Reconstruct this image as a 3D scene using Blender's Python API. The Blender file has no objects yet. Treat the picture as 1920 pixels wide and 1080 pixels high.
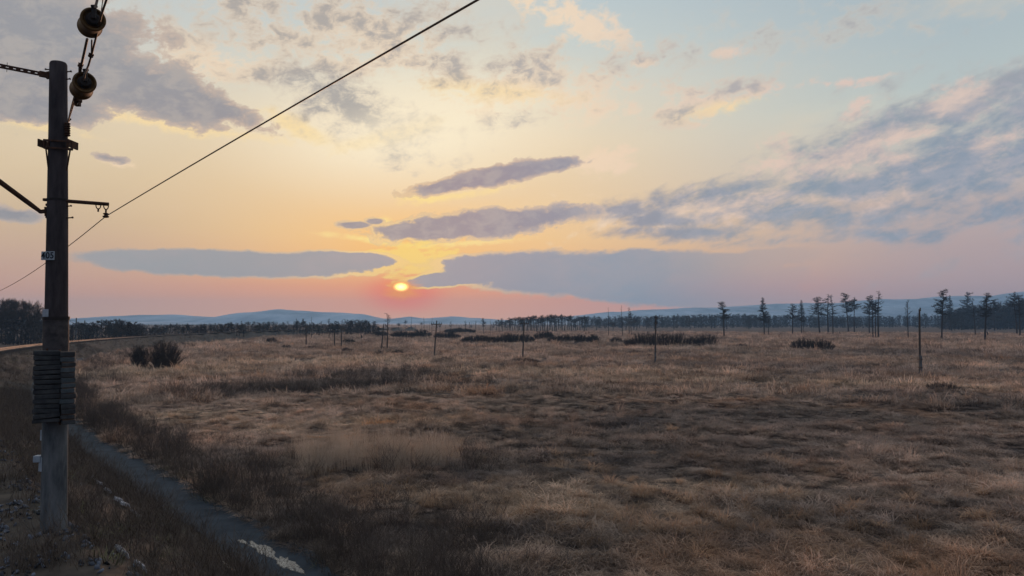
import bpy, bmesh, math, random
import numpy as np
from mathutils import Vector, Matrix
R = math.radians
random.seed(7)
SC = bpy.context.scene
COL = SC.collection

# ------------------------------------------------------------------ camera
F = 1371.0                    # focal length in photograph pixels (1920 wide)
HZ = 603.0                    # horizon row of the photograph
CZ = 6.0                      # eye height above the field
PITCH = math.atan((HZ - 540) / F)
cam = bpy.data.cameras.new('camera')
cam.sensor_width = 36.0
cam.lens = F / 1920 * 36
cam.clip_start = 0.1
cam.clip_end = 12000
camo = bpy.data.objects.new('camera', cam)
camo.location = (0, 0, CZ)
camo.rotation_euler = (R(90) + PITCH, 0, 0)
COL.objects.link(camo)
SC.camera = camo

def ray(px, py):
    """direction of a photograph pixel, scaled so that its y is 1"""
    u, v = (px - 960) / F, (540 - py) / F
    y = math.cos(PITCH) - v * math.sin(PITCH)
    z = math.sin(PITCH) + v * math.cos(PITCH)
    return u / y, z / y
def P(px, py, d):
    x, z = ray(px, py)
    return Vector((x * d, d, CZ + z * d))
def G(px, py, z=0.0):
    """ground point seen at a pixel"""
    x, zz = ray(px, py)
    d = (z - CZ) / zz
    return Vector((x * d, d, z))
def azel(px, py):
    x, z = ray(px, py)
    return math.degrees(math.atan2(x, 1)), math.degrees(math.atan2(z, math.hypot(x, 1)))
def lin(c):
    return tuple(((v / 255) / 12.92 if v <= 10 else ((v / 255 + .055) / 1.055) ** 2.4) for v in c) + (1,)

# ------------------------------------------------------------------ sky
SUN_AZ, SUN_EL = azel(752, 541)
w = bpy.data.worlds.new('World')
SC.world = w
w.use_nodes = True
W = w.node_tree
W.nodes.clear()
def nd(t, **k):
    n = W.nodes.new(t)
    for a, b in k.items():
        setattr(n, a, b)
    return n
def setin(s, v):
    if isinstance(v, bpy.types.NodeSocket):
        W.links.new(v, s)
    else:
        s.default_value = v
def M(op, a, b=0.0, c=0.0, clamp=False):
    n = nd('ShaderNodeMath', operation=op, use_clamp=clamp)
    setin(n.inputs[0], a); setin(n.inputs[1], b)
    if op in ('MULTIPLY_ADD', 'SMOOTH_MAX', 'SMOOTH_MIN'):
        setin(n.inputs[2], c)
    return n.outputs[0]
def sstep(x, a, b):
    n = nd('ShaderNodeMapRange', interpolation_type='SMOOTHSTEP', clamp=True)
    setin(n.inputs['Value'], x); n.inputs['From Min'].default_value = a; n.inputs['From Max'].default_value = b
    return n.outputs[0]
def mixc(f, a, b, blend='MIX'):
    n = nd('ShaderNodeMix', data_type='RGBA', blend_type=blend)
    n.clamp_factor = True
    setin(n.inputs[0], f); setin(n.inputs[6], a); setin(n.inputs[7], b)
    return n.outputs[2]
def ramp(x, stops, lo, hi):
    m = nd('ShaderNodeMapRange', clamp=True)
    setin(m.inputs['Value'], x); m.inputs['From Min'].default_value = lo; m.inputs['From Max'].default_value = hi
    r = nd('ShaderNodeValToRGB')
    r.color_ramp.interpolation = 'EASE' if len(stops) < 4 else 'LINEAR'
    e = r.color_ramp.elements
    for i, (p, c) in enumerate(stops):
        q = (p - lo) / (hi - lo)
        el_ = e[i] if i < 2 and i < len(e) else e.new(q)
        el_.position = q
        el_.color = lin(c)
    W.links.new(m.outputs[0], r.inputs[0])
    return r.outputs[0]
tc = nd('ShaderNodeTexCoord')
sx = nd('ShaderNodeSeparateXYZ'); W.links.new(tc.outputs['Generated'], sx.inputs[0])
az = M('MULTIPLY', M('ARCTAN2', sx.outputs[0], sx.outputs[1]), 180 / math.pi)
el = M('MULTIPLY', M('ARCSINE', sx.outputs[2]), 180 / math.pi)
cb = nd('ShaderNodeCombineXYZ'); W.links.new(az, cb.inputs[0]); W.links.new(el, cb.inputs[1]); cb.inputs[2].default_value = 1
AE = cb.outputs[0]
ELS = M('MULTIPLY_ADD', M('POWER', M('MULTIPLY', M('MAXIMUM', el, 0.0), 1 / 90), 0.5), 1.0)   # sqrt of elevation
def eramp(stops):
    return ramp(ELS, [(math.sqrt(max(a, 0) / 90), c) for a, c in stops], 0, 1)
ZEN = [(40, (178, 192, 203)), (90, (168, 186, 204))]
sky_sun = eramp([(0, (234, 176, 152)), (1.2, (234, 160, 136)), (2.6, (238, 154, 122)), (4.2, (246, 188, 128)), (6.5, (248, 206, 148)), (10, (241, 212, 170)), (14, (240, 219, 186)),
                 (18, (226, 219, 200)), (21, (206, 212, 206)), (25, (188, 202, 207))] + ZEN)
sky_left = eramp([(0, (220, 178, 152)), (2, (212, 162, 140)), (4, (206, 170, 148)), (7, (210, 184, 152)), (10, (220, 197, 162)), (14, (224, 208, 178)),
                  (18, (210, 207, 196)), (24, (190, 200, 203))] + ZEN)
sky_right = eramp([(0, (192, 166, 166)), (2, (180, 157, 160)), (5, (184, 164, 164)), (8, (192, 174, 170)), (11, (192, 188, 184)), (15, (187, 198, 196)),
                   (20, (174, 188, 194)), (25, (164, 180, 190))] + ZEN)
sky_back = eramp([(0, (120, 122, 142)), (10, (112, 122, 150)), (30, (138, 156, 184)), (90, (168, 186, 204))])
base = mixc(sstep(az, SUN_AZ, -34), sky_sun, sky_left)
base = mixc(sstep(az, SUN_AZ + 6, 34), base, sky_right)
base = mixc(sstep(M('ABSOLUTE', az), 45, 110), base, sky_back)
# noise fields shared by all cloud layers
def noise(vec, scale, detail=6, rough=.55, stretch=1.0, rot=0.0, off=0.0, dist=0.0):
    m = nd('ShaderNodeMapping', vector_type='TEXTURE')
    m.inputs['Location'].default_value = (off, off * .7, 0)
    m.inputs['Rotation'].default_value = (0, 0, R(rot))
    m.inputs['Scale'].default_value = (stretch, 1, 1)
    W.links.new(vec, m.inputs[0])
    n = nd('ShaderNodeTexNoise', noise_dimensions='2D')
    n.inputs['Scale'].default_value = scale; n.inputs['Detail'].default_value = detail; n.inputs['Roughness'].default_value = rough
    n.inputs['Distortion'].default_value = dist
    W.links.new(m.outputs[0], n.inputs['Vector'])
    return n.outputs[0]
n_big = noise(AE, .16, 7, .58, 1.9, 4, 31)
n_puff = noise(AE, .42, 8, .6, 1.6, 6, 77)
n_strk = noise(AE, .34, 9, .66, 2.4, 16, 12, .12)
n_fine = noise(AE, 1.15, 7, .66, 1.7, 8, 55, .3)
def blob(cx, cy, a, b, rot=0, s=1.0, k=1.0):
    """ellipse on the sky at the direction of a photograph pixel; 1 in the middle, 0 on its rim"""
    ca, ce = azel(cx, cy)
    d = math.hypot(1, ray(cx, cy)[0])
    A_, B_ = a / 23.9 / d ** 1.4, b / 23.9 / d
    c_, s_ = math.cos(R(rot)), math.sin(R(rot))
    def dot(k1, k2):
        n = nd('ShaderNodeVectorMath', operation='DOT_PRODUCT')
        W.links.new(AE, n.inputs[0]); n.inputs[1].default_value = (k1, k2, -(k1 * ca + k2 * ce))
        return n.outputs['Value']
    u, v = dot(c_ / A_, s_ / A_), dot(-s_ / B_, c_ / B_)
    return M('MULTIPLY_ADD', M('SQRT', M('MULTIPLY_ADD', u, u, M('MULTIPLY', v, v))), -k * s, s)
def union(blobs):
    acc = None
    for q in blobs:
        v = blob(*q)
        acc = v if acc is None else M('SMOOTH_MAX', acc, v, .15)
    return M('MAXIMUM', acc, -1.5)
# distance from the sun for glow
sd = nd('ShaderNodeMapping', vector_type='TEXTURE')
sd.inputs['Location'].default_value = (SUN_AZ, SUN_EL, 0); W.links.new(AE, sd.inputs[0])
sl = nd('ShaderNodeVectorMath', operation='LENGTH'); W.links.new(sd.outputs[0], sl.inputs[0])
SD = sl.outputs['Value']
near = M('POWER', 2.718, M('MULTIPLY', SD, -1 / 7.0))
veryn = M('POWER', 2.718, M('MULTIPLY', SD, -1 / 3.4))
# glow of the air round the sun
gup = M('MULTIPLY', M('POWER', 2.718, M('MULTIPLY', M('MAXIMUM', blob(755, 465, 150, 70, 0, -1, 1), -1.0), -1.0)), .30)
base = mixc(M('MULTIPLY', gup, .95, 0, True), base, lin((255, 190, 88)))
halo = sstep(blob(757, 550, 100, 46, 0, 1), 0.0, .95)
base = mixc(M('MULTIPLY', halo, .95), base, lin((255, 78, 44)))
wide = sstep(blob(765, 552, 240, 60, 0, 1), 0.0, 1.0)
base = mixc(M('MULTIPLY', wide, .4), base, lin((240, 134, 108)))
# thin veil streaks
veil = sstep(noise(AE, .12, 6, .6, 3.2, 8, 5), .45, .72)
base = mixc(M('MULTIPLY', M('MULTIPLY', veil, sstep(el, 6, 14)), .34), base, lin((236, 214, 182)))
# milky glow high over the sun
milk = sstep(blob(770, 240, 420, 170, 6, 1), 0.0, .9)
base = mixc(M('MULTIPLY', milk, .7), base, lin((255, 242, 212)))
# bright puffs: thin cloud lit through
bright = union([(1090, 45, 150, 40, -20), (1060, 20, 130, 30, -14), (1300, 195, 150, 34, 8), (1420, 168, 90, 20, 2), (1585, 155, 62, 12, 0), (1365, 98, 46, 12, 0), (1205, 120, 40, 12),
                (1130, 300, 80, 34, 5), (640, 60, 300, 90, -8, .9), (420, 110, 190, 70, -8, .8), (1000, 160, 240, 70, -4, .9),
                (1480, 300, 60, 46, 35), (1600, 215, 40, 16, 40), (1690, 250, 260, 46, 17), (1560, 300, 200, 40, 10), (1800, 190, 160, 46, 12), (1750, 300, 260, 70, 10), (1300, 390, 280, 40, 4, .8),
                (220, 303, 50, 10, -6)])
bd = M('MULTIPLY_ADD', M('SUBTRACT', n_fine, .5), 2.2, M('MULTIPLY_ADD', M('SUBTRACT', n_puff, .5), 2.6, bright))
bmask = sstep(bd, .0, .85)
bcol = mixc(sstep(az, -2, 26), lin((250, 222, 188)), lin((228, 200, 186)))
base = mixc(M('MULTIPLY', bmask, .8), base, bcol)
# fire-lit undersides of the nearer clouds
under = union([(725, 255, 130, 20, 16), (560, 238, 90, 22, -22), (300, 230, 250, 18, -4), (60, 232, 120, 20, -4), (800, 372, 60, 12, 0), (860, 366, 120, 10, 9), (700, 450, 110, 9, -6), (880, 455, 120, 8, 4, .8), (720, 415, 24, 12, 0),
               (930, 170, 170, 26, -3, .7), (1330, 205, 120, 16, 6, .7)])
ud = M('MULTIPLY_ADD', M('SUBTRACT', n_fine, .5), 1.6, M('MULTIPLY_ADD', M('SUBTRACT', n_puff, .5), 1.4, under))
base = mixc(M('MULTIPLY', sstep(ud, -.1, .8), M('MULTIPLY_ADD', near, .9, .62)), base, mixc(near, lin((255, 224, 164)), lin((255, 226, 112))))
# broken thin cloud high up: torn, half transparent
torn = union([(600, 40, 300, 90, -6, .75), (930, 125, 230, 50, -4, .7), (650, 195, 210, 72, -20, 1.1), (560, 150, 160, 46, 0, .9), (400, 70, 170, 60, -10, .5), (1030, 150, 90, 30, -5, .7), (975, 222, 70, 20, 8, .7), (760, 30, 120, 50, 0, .6), (1380, 166, 110, 20, 4, .9), (1270, 210, 70, 20, 12, .8), (690, 225, 70, 40, -20, .8), (230, 20, 120, 50, 0, .5), (850, 60, 160, 40, -6, .5), (1500, 70, 180, 30, 4, .3), (1180, 120, 150, 34, 4, .4)])
td = M('MULTIPLY_ADD', M('SUBTRACT', n_fine, .5), 2.3, M('MULTIPLY_ADD', M('SUBTRACT', n_puff, .5), 2.4, torn))
tmask = M('MULTIPLY', sstep(td, -.30, 1.15), .86)
# grey cumulus, torn edges
grey = union([(20, 110, 230, 120, 4), (90, 60, 190, 90, 0, .9), (250, 160, 170, 60, -10), (370, 195, 140, 30, -12), (300, 178, 180, 48, -10), (60, 190, 150, 44, 0),
              (925, 331, 165, 21, 11, 1.1), (1040, 309, 52, 15, 8), (835, 350, 75, 15, 6),
              (900, 420, 215, 30, 5, 1.2), (800, 434, 120, 20, 0, 1.1), (665, 422, 32, 8, 0), (1010, 408, 110, 24, 8), (705, 415, 20, 7, 0, .8),
              (20, 402, 60, 16, 0, .8), (208, 297, 36, 8, -5, .5)])
gd = M('MULTIPLY_ADD', M('SUBTRACT', n_fine, .5), .9, M('MULTIPLY_ADD', M('SUBTRACT', n_puff, .5), 1.3, M('MULTIPLY_ADD', M('SUBTRACT', n_big, .5), .7, grey)))
gsoft = M('MULTIPLY', sstep(el, 12, 19), .28)
gmask = sstep(gd, -.07, .16)
gmask = M('MULTIPLY', gmask, M('SUBTRACT', 1.0, M('MULTIPLY', gsoft, .3)))
gcore = sstep(gd, .02, .40)
# rippled altocumulus on the side away from the sun
right = union([(1345, 362, 155, 30, 9, 1.1), (1600, 350, 140, 40, -4, 1.2), (1240, 412, 150, 24, -4, 1.1), (1290, 436, 190, 20, -3, 1.1), (1180, 392, 70, 22, 0), (1540, 405, 200, 40, -4, 1.1), (1640, 440, 170, 22, -4, .9),
               (1800, 310, 260, 140, 14, .8), (1860, 215, 170, 90, 10, .9), (1690, 225, 170, 40, 17, .8), (1560, 268, 130, 28, 14, .7), (1870, 400, 190, 50, 0, .9), (1450, 450, 120, 18, 0, .6), (1900, 150, 90, 30, 8, .9)])
n_rip = noise(AE, .85, 8, .64, 2.3, 15, 44, .15)
rd = M('MULTIPLY_ADD', M('SUBTRACT', n_rip, .5), 1.7, M('MULTIPLY_ADD', M('SUBTRACT', n_strk, .5), 2.0, right))
rmask = M('MULTIPLY', sstep(rd, -.25, .95), .95)
# smooth low banks
bank = union([(455, 495, 300, 27, 0), (640, 489, 120, 21, 0), (330, 488, 190, 18, 0, .9), (1130, 512, 330, 44, 0), (1290, 520, 230, 52, -3), (1270, 545, 240, 34, -3, .9), (880, 519, 150, 17, 6), (985, 502, 190, 32, 0), (1420, 488, 120, 20, 6, .7), (1120, 535, 190, 24, -4, .9), (1340, 556, 190, 24, 0, .8)])
nb = M('MULTIPLY_ADD', M('SUBTRACT', n_fine, .5), .34, M('MULTIPLY_ADD', M('SUBTRACT', n_puff, .5), .5, bank))
kmask = M('MULTIPLY', sstep(nb, -.06, .17), sstep(az, 27, 8))
gcol = ramp(az, [(-36, (150, 149, 154)), (-14, (154, 147, 152)), (-3, (158, 145, 153)), (8, (146, 148, 162)), (20, (138, 152, 167)), (36, (132, 149, 168))], -36, 36)
tex = sstep(M('MULTIPLY_ADD', n_fine, .5, M('MULTIPLY', n_puff, .5)), .42, .62)
gcol = mixc(sstep(el, 11, 20), gcol, mixc(sstep(az, -20, 5), lin((148, 148, 154)), lin((176, 172, 172))))
gcol = mixc(M('MULTIPLY', tex, .28), gcol, mixc(sstep(az, -4, 16), lin((214, 198, 180)), lin((190, 184, 192))))
kcol = ramp(az, [(-34, (158, 162, 164)), (-14, (158, 157, 162)), (-3, (158, 154, 164)), (8, (146, 156, 170)), (30, (148, 155, 170))], -34, 30)
kcol = mixc(M('MULTIPLY', sstep(M('MULTIPLY_ADD', n_fine, .4, M('MULTIPLY', n_big, .6)), .40, .64), .22), kcol, lin((190, 168, 166)))
rim_c = mixc(near, lin((240, 206, 176)), lin((255, 212, 104)))
def layer(col, mask, core, body, rimw):
    rim = M('MULTIPLY', M('MULTIPLY', mask, M('SUBTRACT', 1.0, core)), rimw)
    col = mixc(mask, col, body)
    return mixc(rim, col, rim_c)
tcol = mixc(sstep(az, -16, 14), lin((162, 159, 158)), lin((172, 170, 172)))
base = mixc(tmask, base, mixc(M('MULTIPLY', M('SUBTRACT', 1.0, sstep(td, .1, 1.1)), .75), tcol, lin((226, 208, 186))))
base = mixc(M('MULTIPLY', sstep(blob(780, 245, 260, 75, 10, 1), 0.0, .9), .6), base, lin((255, 240, 208)))
sky = layer(base, rmask, sstep(rd, .0, .6), gcol, M('MULTIPLY_ADD', near, .5, .22))
sky = layer(sky, gmask, gcore, gcol, M('MULTIPLY_ADD', near, 1.6, .38))
# fire-lit shreds in the gap over the sun
gap = sstep(M('MULTIPLY_ADD', M('SUBTRACT', noise(AE, .9, 7, .6, 3.0, 6, 3), .5), 3.2, blob(770, 488, 100, 34, 4)), .05, .5)
sky = mixc(M('MULTIPLY', gap, .75), sky, lin((255, 222, 118)))
# the sun itself, low and flattened, its top tucked behind the bank
core_s = blob(753, 543, 37, 20, 0, 1)
edge_n = M('MULTIPLY_ADD', M('SUBTRACT', noise(AE, 2.2, 5, .6, 4, 0, 9), .5), .9, core_s)
sky = layer(sky, kmask, sstep(nb, .0, .22), kcol, M('MULTIPLY_ADD', veryn, 6.0, M('MULTIPLY', near, 1.3)))
sky = mixc(M('MULTIPLY', sstep(edge_n, -.3, .7), .96), sky, lin((255, 150, 34)))
sunc = sstep(blob(752, 538, 17, 10, 0, 1), 0.0, 1.2)
bgs = nd('ShaderNodeTexSky', sky_type='NISHITA', sun_disc=False)
bgs.sun_elevation = R(SUN_EL); bgs.sun_rotation = R(SUN_AZ); bgs.altitude = 60; bgs.dust_density = 3.0
b1 = nd('ShaderNodeBackground'); W.links.new(bgs.outputs[0], b1.inputs[0]); b1.inputs[1].default_value = 0.003
b2 = nd('ShaderNodeBackground'); W.links.new(sky, b2.inputs[0]); b2.inputs[1].default_value = 1.0
b3 = nd('ShaderNodeBackground'); b3.inputs[0].default_value = lin((255, 226, 130)); W.links.new(M('MULTIPLY', sunc, 5.0), b3.inputs[1])
a1 = nd('ShaderNodeAddShader'); W.links.new(b1.outputs[0], a1.inputs[0]); W.links.new(b2.outputs[0], a1.inputs[1])
a2 = nd('ShaderNodeAddShader'); W.links.new(a1.outputs[0], a2.inputs[0]); W.links.new(b3.outputs[0], a2.inputs[1])
wo = nd('ShaderNodeOutputWorld'); W.links.new(a2.outputs[0], wo.inputs[0])
try:
    w.cycles.sampling_method = 'MANUAL'; w.cycles.sample_map_resolution = 512
except Exception:
    pass

# ------------------------------------------------------------------ sun lamp
sun = bpy.data.lights.new('sun', 'SUN')
sun.energy = 1.7
sun.angle = R(2.5)
sun.color = (1.0, .53, .32)
suno = bpy.data.objects.new('sun', sun)
sdir = Vector((math.sin(R(SUN_AZ)) * math.cos(R(SUN_EL)), math.cos(R(SUN_AZ)) * math.cos(R(SUN_EL)), math.sin(R(SUN_EL))))
suno.rotation_euler = (-sdir).to_track_quat('-Z', 'Y').to_euler()
suno.location = sdir * 50
COL.objects.link(suno)

SC.view_settings.view_transform = 'Standard'
SC.view_settings.look = 'None'
SC.view_settings.exposure = 0
SC.view_settings.gamma = 1
SC.view_settings.use_curve_mapping = False
SC.render.engine = 'CYCLES'
SC.cycles.use_denoising = True
SC.cycles.max_bounces = 5
SC.cycles.diffuse_bounces = 2
SC.cycles.glossy_bounces = 2
SC.cycles.transmission_bounces = 2
SC.cycles.volume_bounces = 0
SC.cycles.transparent_max_bounces = 6
SC.cycles.caustics_reflective = False
SC.cycles.caustics_refractive = False

# ------------------------------------------------------------------ helpers
def tag(o, label=None, cat=None, group=None, kind=None):
    if label: o['label'] = label
    if cat: o['category'] = cat
    if group: o['group'] = group
    if kind: o['kind'] = kind
    return o
def empty(name, loc=(0, 0, 0), rz=0):
    o = bpy.data.objects.new(name, None)
    o.location = loc; o.rotation_euler = (0, 0, rz)
    o.empty_display_size = .2
    COL.objects.link(o)
    return o
def meshobj(name, me, parent=None, mat=None):
    o = bpy.data.objects.new(name, me)
    COL.objects.link(o)
    if parent is not None:
        o.parent = parent
    if mat is not None and not me.materials:
        me.materials.append(mat)
    return o
class MB:
    """collects shapes for one mesh"""
    def __init__(s):
        s.v = []; s.f = []
    def add(s, v, f):
        n = len(s.v)
        s.v += [tuple(p) for p in v]
        s.f += [tuple(i + n for i in q) for q in f]
        return s
    def tube(s, pts, rad, n=8, cap=True):
        pts = [Vector(p) for p in pts]
        if not isinstance(rad, (list, tuple)):
            rad = [rad] * len(pts)
        vs, fs = [], []
        up = None
        for i, p in enumerate(pts):
            t = (pts[min(i + 1, len(pts) - 1)] - pts[max(i - 1, 0)]).normalized()
            if up is None:
                a = Vector((0, 0, 1)) if abs(t.z) < .9 else Vector((1, 0, 0))
                up = t.cross(a).normalized()
            up = (up - t * up.dot(t)).normalized()
            b = t.cross(up)
            for k in range(n):
                an = 2 * math.pi * k / n
                vs.append(p + (up * math.cos(an) + b * math.sin(an)) * rad[i])
        for i in range(len(pts) - 1):
            for k in range(n):
                fs.append((i * n + k, i * n + (k + 1) % n, (i + 1) * n + (k + 1) % n, (i + 1) * n + k))
        if cap:
            fs.append(tuple(range(n - 1, -1, -1)))
            fs.append(tuple((len(pts) - 1) * n + k for k in range(n)))
        return s.add(vs, fs)
    def box(s, c, ax, ay, az_, hx, hy, hz, bev=0.0):
        c = Vector(c); ax = Vector(ax).normalized(); ay = Vector(ay).normalized(); az_ = Vector(az_).normalized()
        bm = bmesh.new()
        bmesh.ops.create_cube(bm, size=2)
        for v in bm.verts:
            v.co = Vector((v.co.x * hx, v.co.y * hy, v.co.z * hz))
        if bev > 0:
            bmesh.ops.bevel(bm, geom=list(bm.edges), offset=bev, segments=2, affect='EDGES', profile=.5)
        bm.verts.index_update()
        v = [c + ax * q.co.x + ay * q.co.y + az_ * q.co.z for q in bm.verts]
        f = [tuple(q.index for q in g.verts) for g in bm.faces]
        bm.free()
        return s.add(v, f)
    def lathe(s, o, axis, prof, n=24):
        """prof: (distance along axis, radius)"""
        o = Vector(o); t = Vector(axis).normalized()
        a = Vector((0, 0, 1)) if abs(t.z) < .9 else Vector((1, 0, 0))
        u = t.cross(a).normalized(); b = t.cross(u)
        vs, fs = [], []
        for h, r_ in prof:
            for k in range(n):
                an = 2 * math.pi * k / n
                vs.append(o + t * h + (u * math.cos(an) + b * math.sin(an)) * max(r_, .0005))
        for i in range(len(prof) - 1):
            for k in range(n):
                fs.append((i * n + k, i * n + (k + 1) % n, (i + 1) * n + (k + 1) % n, (i + 1) * n + k))
        fs.append(tuple(range(n - 1, -1, -1)))
        fs.append(tuple((len(prof) - 1) * n + k for k in range(n)))
        return s.add(vs, fs)
    def mesh(s, name, mat=None, smooth=False):
        me = bpy.data.meshes.new(name)
        me.from_pydata(s.v, [], s.f)
        me.update()
        if smooth:
            me.polygons.foreach_set('use_smooth', [True] * len(me.polygons))
            try:
                me.set_sharp_from_angle(angle=R(40))
            except Exception:
                pass
        if mat: me.materials.append(mat)
        return me
    def obj(s, name, mat, parent=None, smooth=False):
        return meshobj(name, s.mesh(name, mat, smooth), parent)

def npmesh(name, V, Fq, mat=None):
    me = bpy.data.meshes.new(name)
    V = np.asarray(V, np.float32); Fq = np.asarray(Fq, np.int32)
    k = Fq.shape[1]
    me.vertices.add(len(V)); me.vertices.foreach_set('co', V.ravel())
    me.loops.add(Fq.size); me.loops.foreach_set('vertex_index', Fq.ravel())
    me.polygons.add(len(Fq))
    me.polygons.foreach_set('loop_start', np.arange(0, Fq.size, k, dtype=np.int32))
    try:
        me.polygons.foreach_set('loop_total', np.full(len(Fq), k, np.int32))
    except Exception:
        pass
    me.update(calc_edges=True)
    me.validate()
    if mat: me.materials.append(mat)
    return me

def hashf(ix, iy, seed):
    h = (ix.astype(np.int64) * 374761393 + iy.astype(np.int64) * 668265263 + seed * 144269504) & 0x7fffffff
    h = ((h ^ (h >> 13)) * 1274126177) & 0x7fffffff
    h = h ^ (h >> 16)
    return (h & 0xffff) / 65535.0
def vnoise(x, y, seed=0):
    x = np.asarray(x, float); y = np.asarray(y, float)
    ix = np.floor(x); iy = np.floor(y); fx = x - ix; fy = y - iy
    fx = fx * fx * (3 - 2 * fx); fy = fy * fy * (3 - 2 * fy)
    ix = ix.astype(int); iy = iy.astype(int)
    a = hashf(ix, iy, seed); b = hashf(ix + 1, iy, seed); c = hashf(ix, iy + 1, seed); d = hashf(ix + 1, iy + 1, seed)
    return (a * (1 - fx) + b * fx) * (1 - fy) + (c * (1 - fx) + d * fx) * fy
def fbm(x, y, seed=0, o=4):
    r_, a, s_ = 0, .5, 0
    for i in range(o):
        r_ = r_ + a * vnoise(x * 2 ** i, y * 2 ** i, seed + i * 17); s_ += a; a *= .5
    return r_ / s_

# ------------------------------------------------------------------ materials
def newmat(name):
    m = bpy.data.materials.new(name); m.use_nodes = True
    b = m.node_tree.nodes['Principled BSDF']
    return m, m.node_tree, b
def mat(name, c1, c2=None, scale=3.0, rough=.85, bump=.0, metal=0.0, spec=.2, detail=6, coords='Object', stretch=(1, 1, 1)):
    m, t, b = newmat(name)
    b.inputs['Roughness'].default_value = rough; b.inputs['Metallic'].default_value = metal
    b.inputs['Specular IOR Level'].default_value = spec
    if c2 is None:
        b.inputs['Base Color'].default_value = (*c1, 1)
        if bump == 0: return m
    c = t.nodes.new('ShaderNodeTexCoord')
    mp = t.nodes.new('ShaderNodeMapping'); mp.inputs['Scale'].default_value = stretch
    t.links.new(c.outputs[coords], mp.inputs[0])
    n = t.nodes.new('ShaderNodeTexNoise'); n.inputs['Scale'].default_value = scale; n.inputs['Detail'].default_value = detail; n.inputs['Roughness'].default_value = .62
    t.links.new(mp.outputs[0], n.inputs['Vector'])
    if c2 is not None:
        r_ = t.nodes.new('ShaderNodeValToRGB')
        r_.color_ramp.elements[0].position = .34; r_.color_ramp.elements[1].position = .68
        r_.color_ramp.elements[0].color = (*c1, 1); r_.color_ramp.elements[1].color = (*c2, 1)
        t.links.new(n.outputs[0], r_.inputs[0]); t.links.new(r_.outputs[0], b.inputs['Base Color'])
    if bump:
        bp = t.nodes.new('ShaderNodeBump'); bp.inputs['Strength'].default_value = bump; bp.inputs['Distance'].default_value = .02
        t.links.new(n.outputs[0], bp.inputs['Height']); t.links.new(bp.outputs[0], b.inputs['Normal'])
    return m
M_backlit = mat('backlit_concrete', (.032, .025, .026), (.075, .060, .058), 2.2, .95, .25, stretch=(3, 3, .7))  # concrete darkened in its colour to read as a backlit silhouette
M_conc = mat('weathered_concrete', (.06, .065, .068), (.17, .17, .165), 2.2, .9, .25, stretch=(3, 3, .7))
M_wt = mat('dark_concrete', (.028, .029, .031), (.075, .073, .07), 6, .95, .3)
M_wt2 = mat('pale_concrete', (.045, .055, .057), (.11, .12, .12), 5, .95, .3)
M_sleeve = mat('tarred_sheet', (.035, .03, .03), (.09, .075, .07), 8, .8, .2)
M_rust = mat('rusty_steel', (.045, .022, .014), (.11, .05, .028), 14, .75, .15, .3)
M_wire = mat('oxidised_cable', (.11, .075, .055), (.17, .11, .08), 20, .6, 0, .4)
M_ins = mat('brown_glaze', (.085, .045, .016), (.19, .105, .038), 9, .7, .15, 0, .2)
M_insd = mat('dark_iron', (.02, .016, .015), (.04, .03, .025), 9, .7, .1)
M_plate = mat('enamel_plate', (.26, .29, .32), (.40, .43, .45), 9, .5)
M_ink = mat('black_paint', (.015, .015, .02), None, 1, .6)
M_wood = mat('old_pole_wood', (.05, .04, .035), (.11, .09, .075), 3, .9, .2, stretch=(6, 6, .5), coords='Object')
M_porc = mat('white_porcelain', (.75, .75, .73), None, 1, .3, spec=.5)
M_bark = mat('larch_bark', (.028, .022, .021), (.065, .05, .042), 1.4, .95, .2, stretch=(4, 4, .6))
M_twig = mat('bare_twigs', (.022, .018, .018), (.05, .038, .034), .5, .95)
M_twig2 = mat('willow_twigs', (.04, .032, .03), (.08, .06, .05), .7, .95)
M_rail = mat('rail_steel', (.14, .12, .105), (.24, .21, .19), 4, .4, 0, .8)
M_sleep = mat('concrete_sleeper', (.06, .056, .052), (.11, .10, .095), 2, .9)
M_snow = mat('old_snow_shaded', (.20, .19, .20), (.58, .56, .57), 9, .8, .4)  # old snow, its colour darkened for the shade among the grass
M_ice = mat('dirty_ice', (.07, .055, .045), (.62, .54, .45), 22, .4, .9)
M_stone = mat('ballast_stone', (.10, .10, .10), (.26, .26, .26), 1.2, .9, .0, coords='Object')

def rand_mul(t, colsock, lo, hi):
    """per-instance brightness: each stem, stone or tuft has its own tone"""
    oi = t.nodes.new('ShaderNodeObjectInfo')
    mr = t.nodes.new('ShaderNodeMapRange'); mr.inputs['To Min'].default_value = lo; mr.inputs['To Max'].default_value = hi
    t.links.new(oi.outputs['Random'], mr.inputs[0])
    mx = t.nodes.new('ShaderNodeVectorMath'); mx.operation = 'SCALE'
    t.links.new(colsock, mx.inputs[0]); t.links.new(mr.outputs[0], mx.inputs['Scale'])
    return mx.outputs[0]

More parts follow.
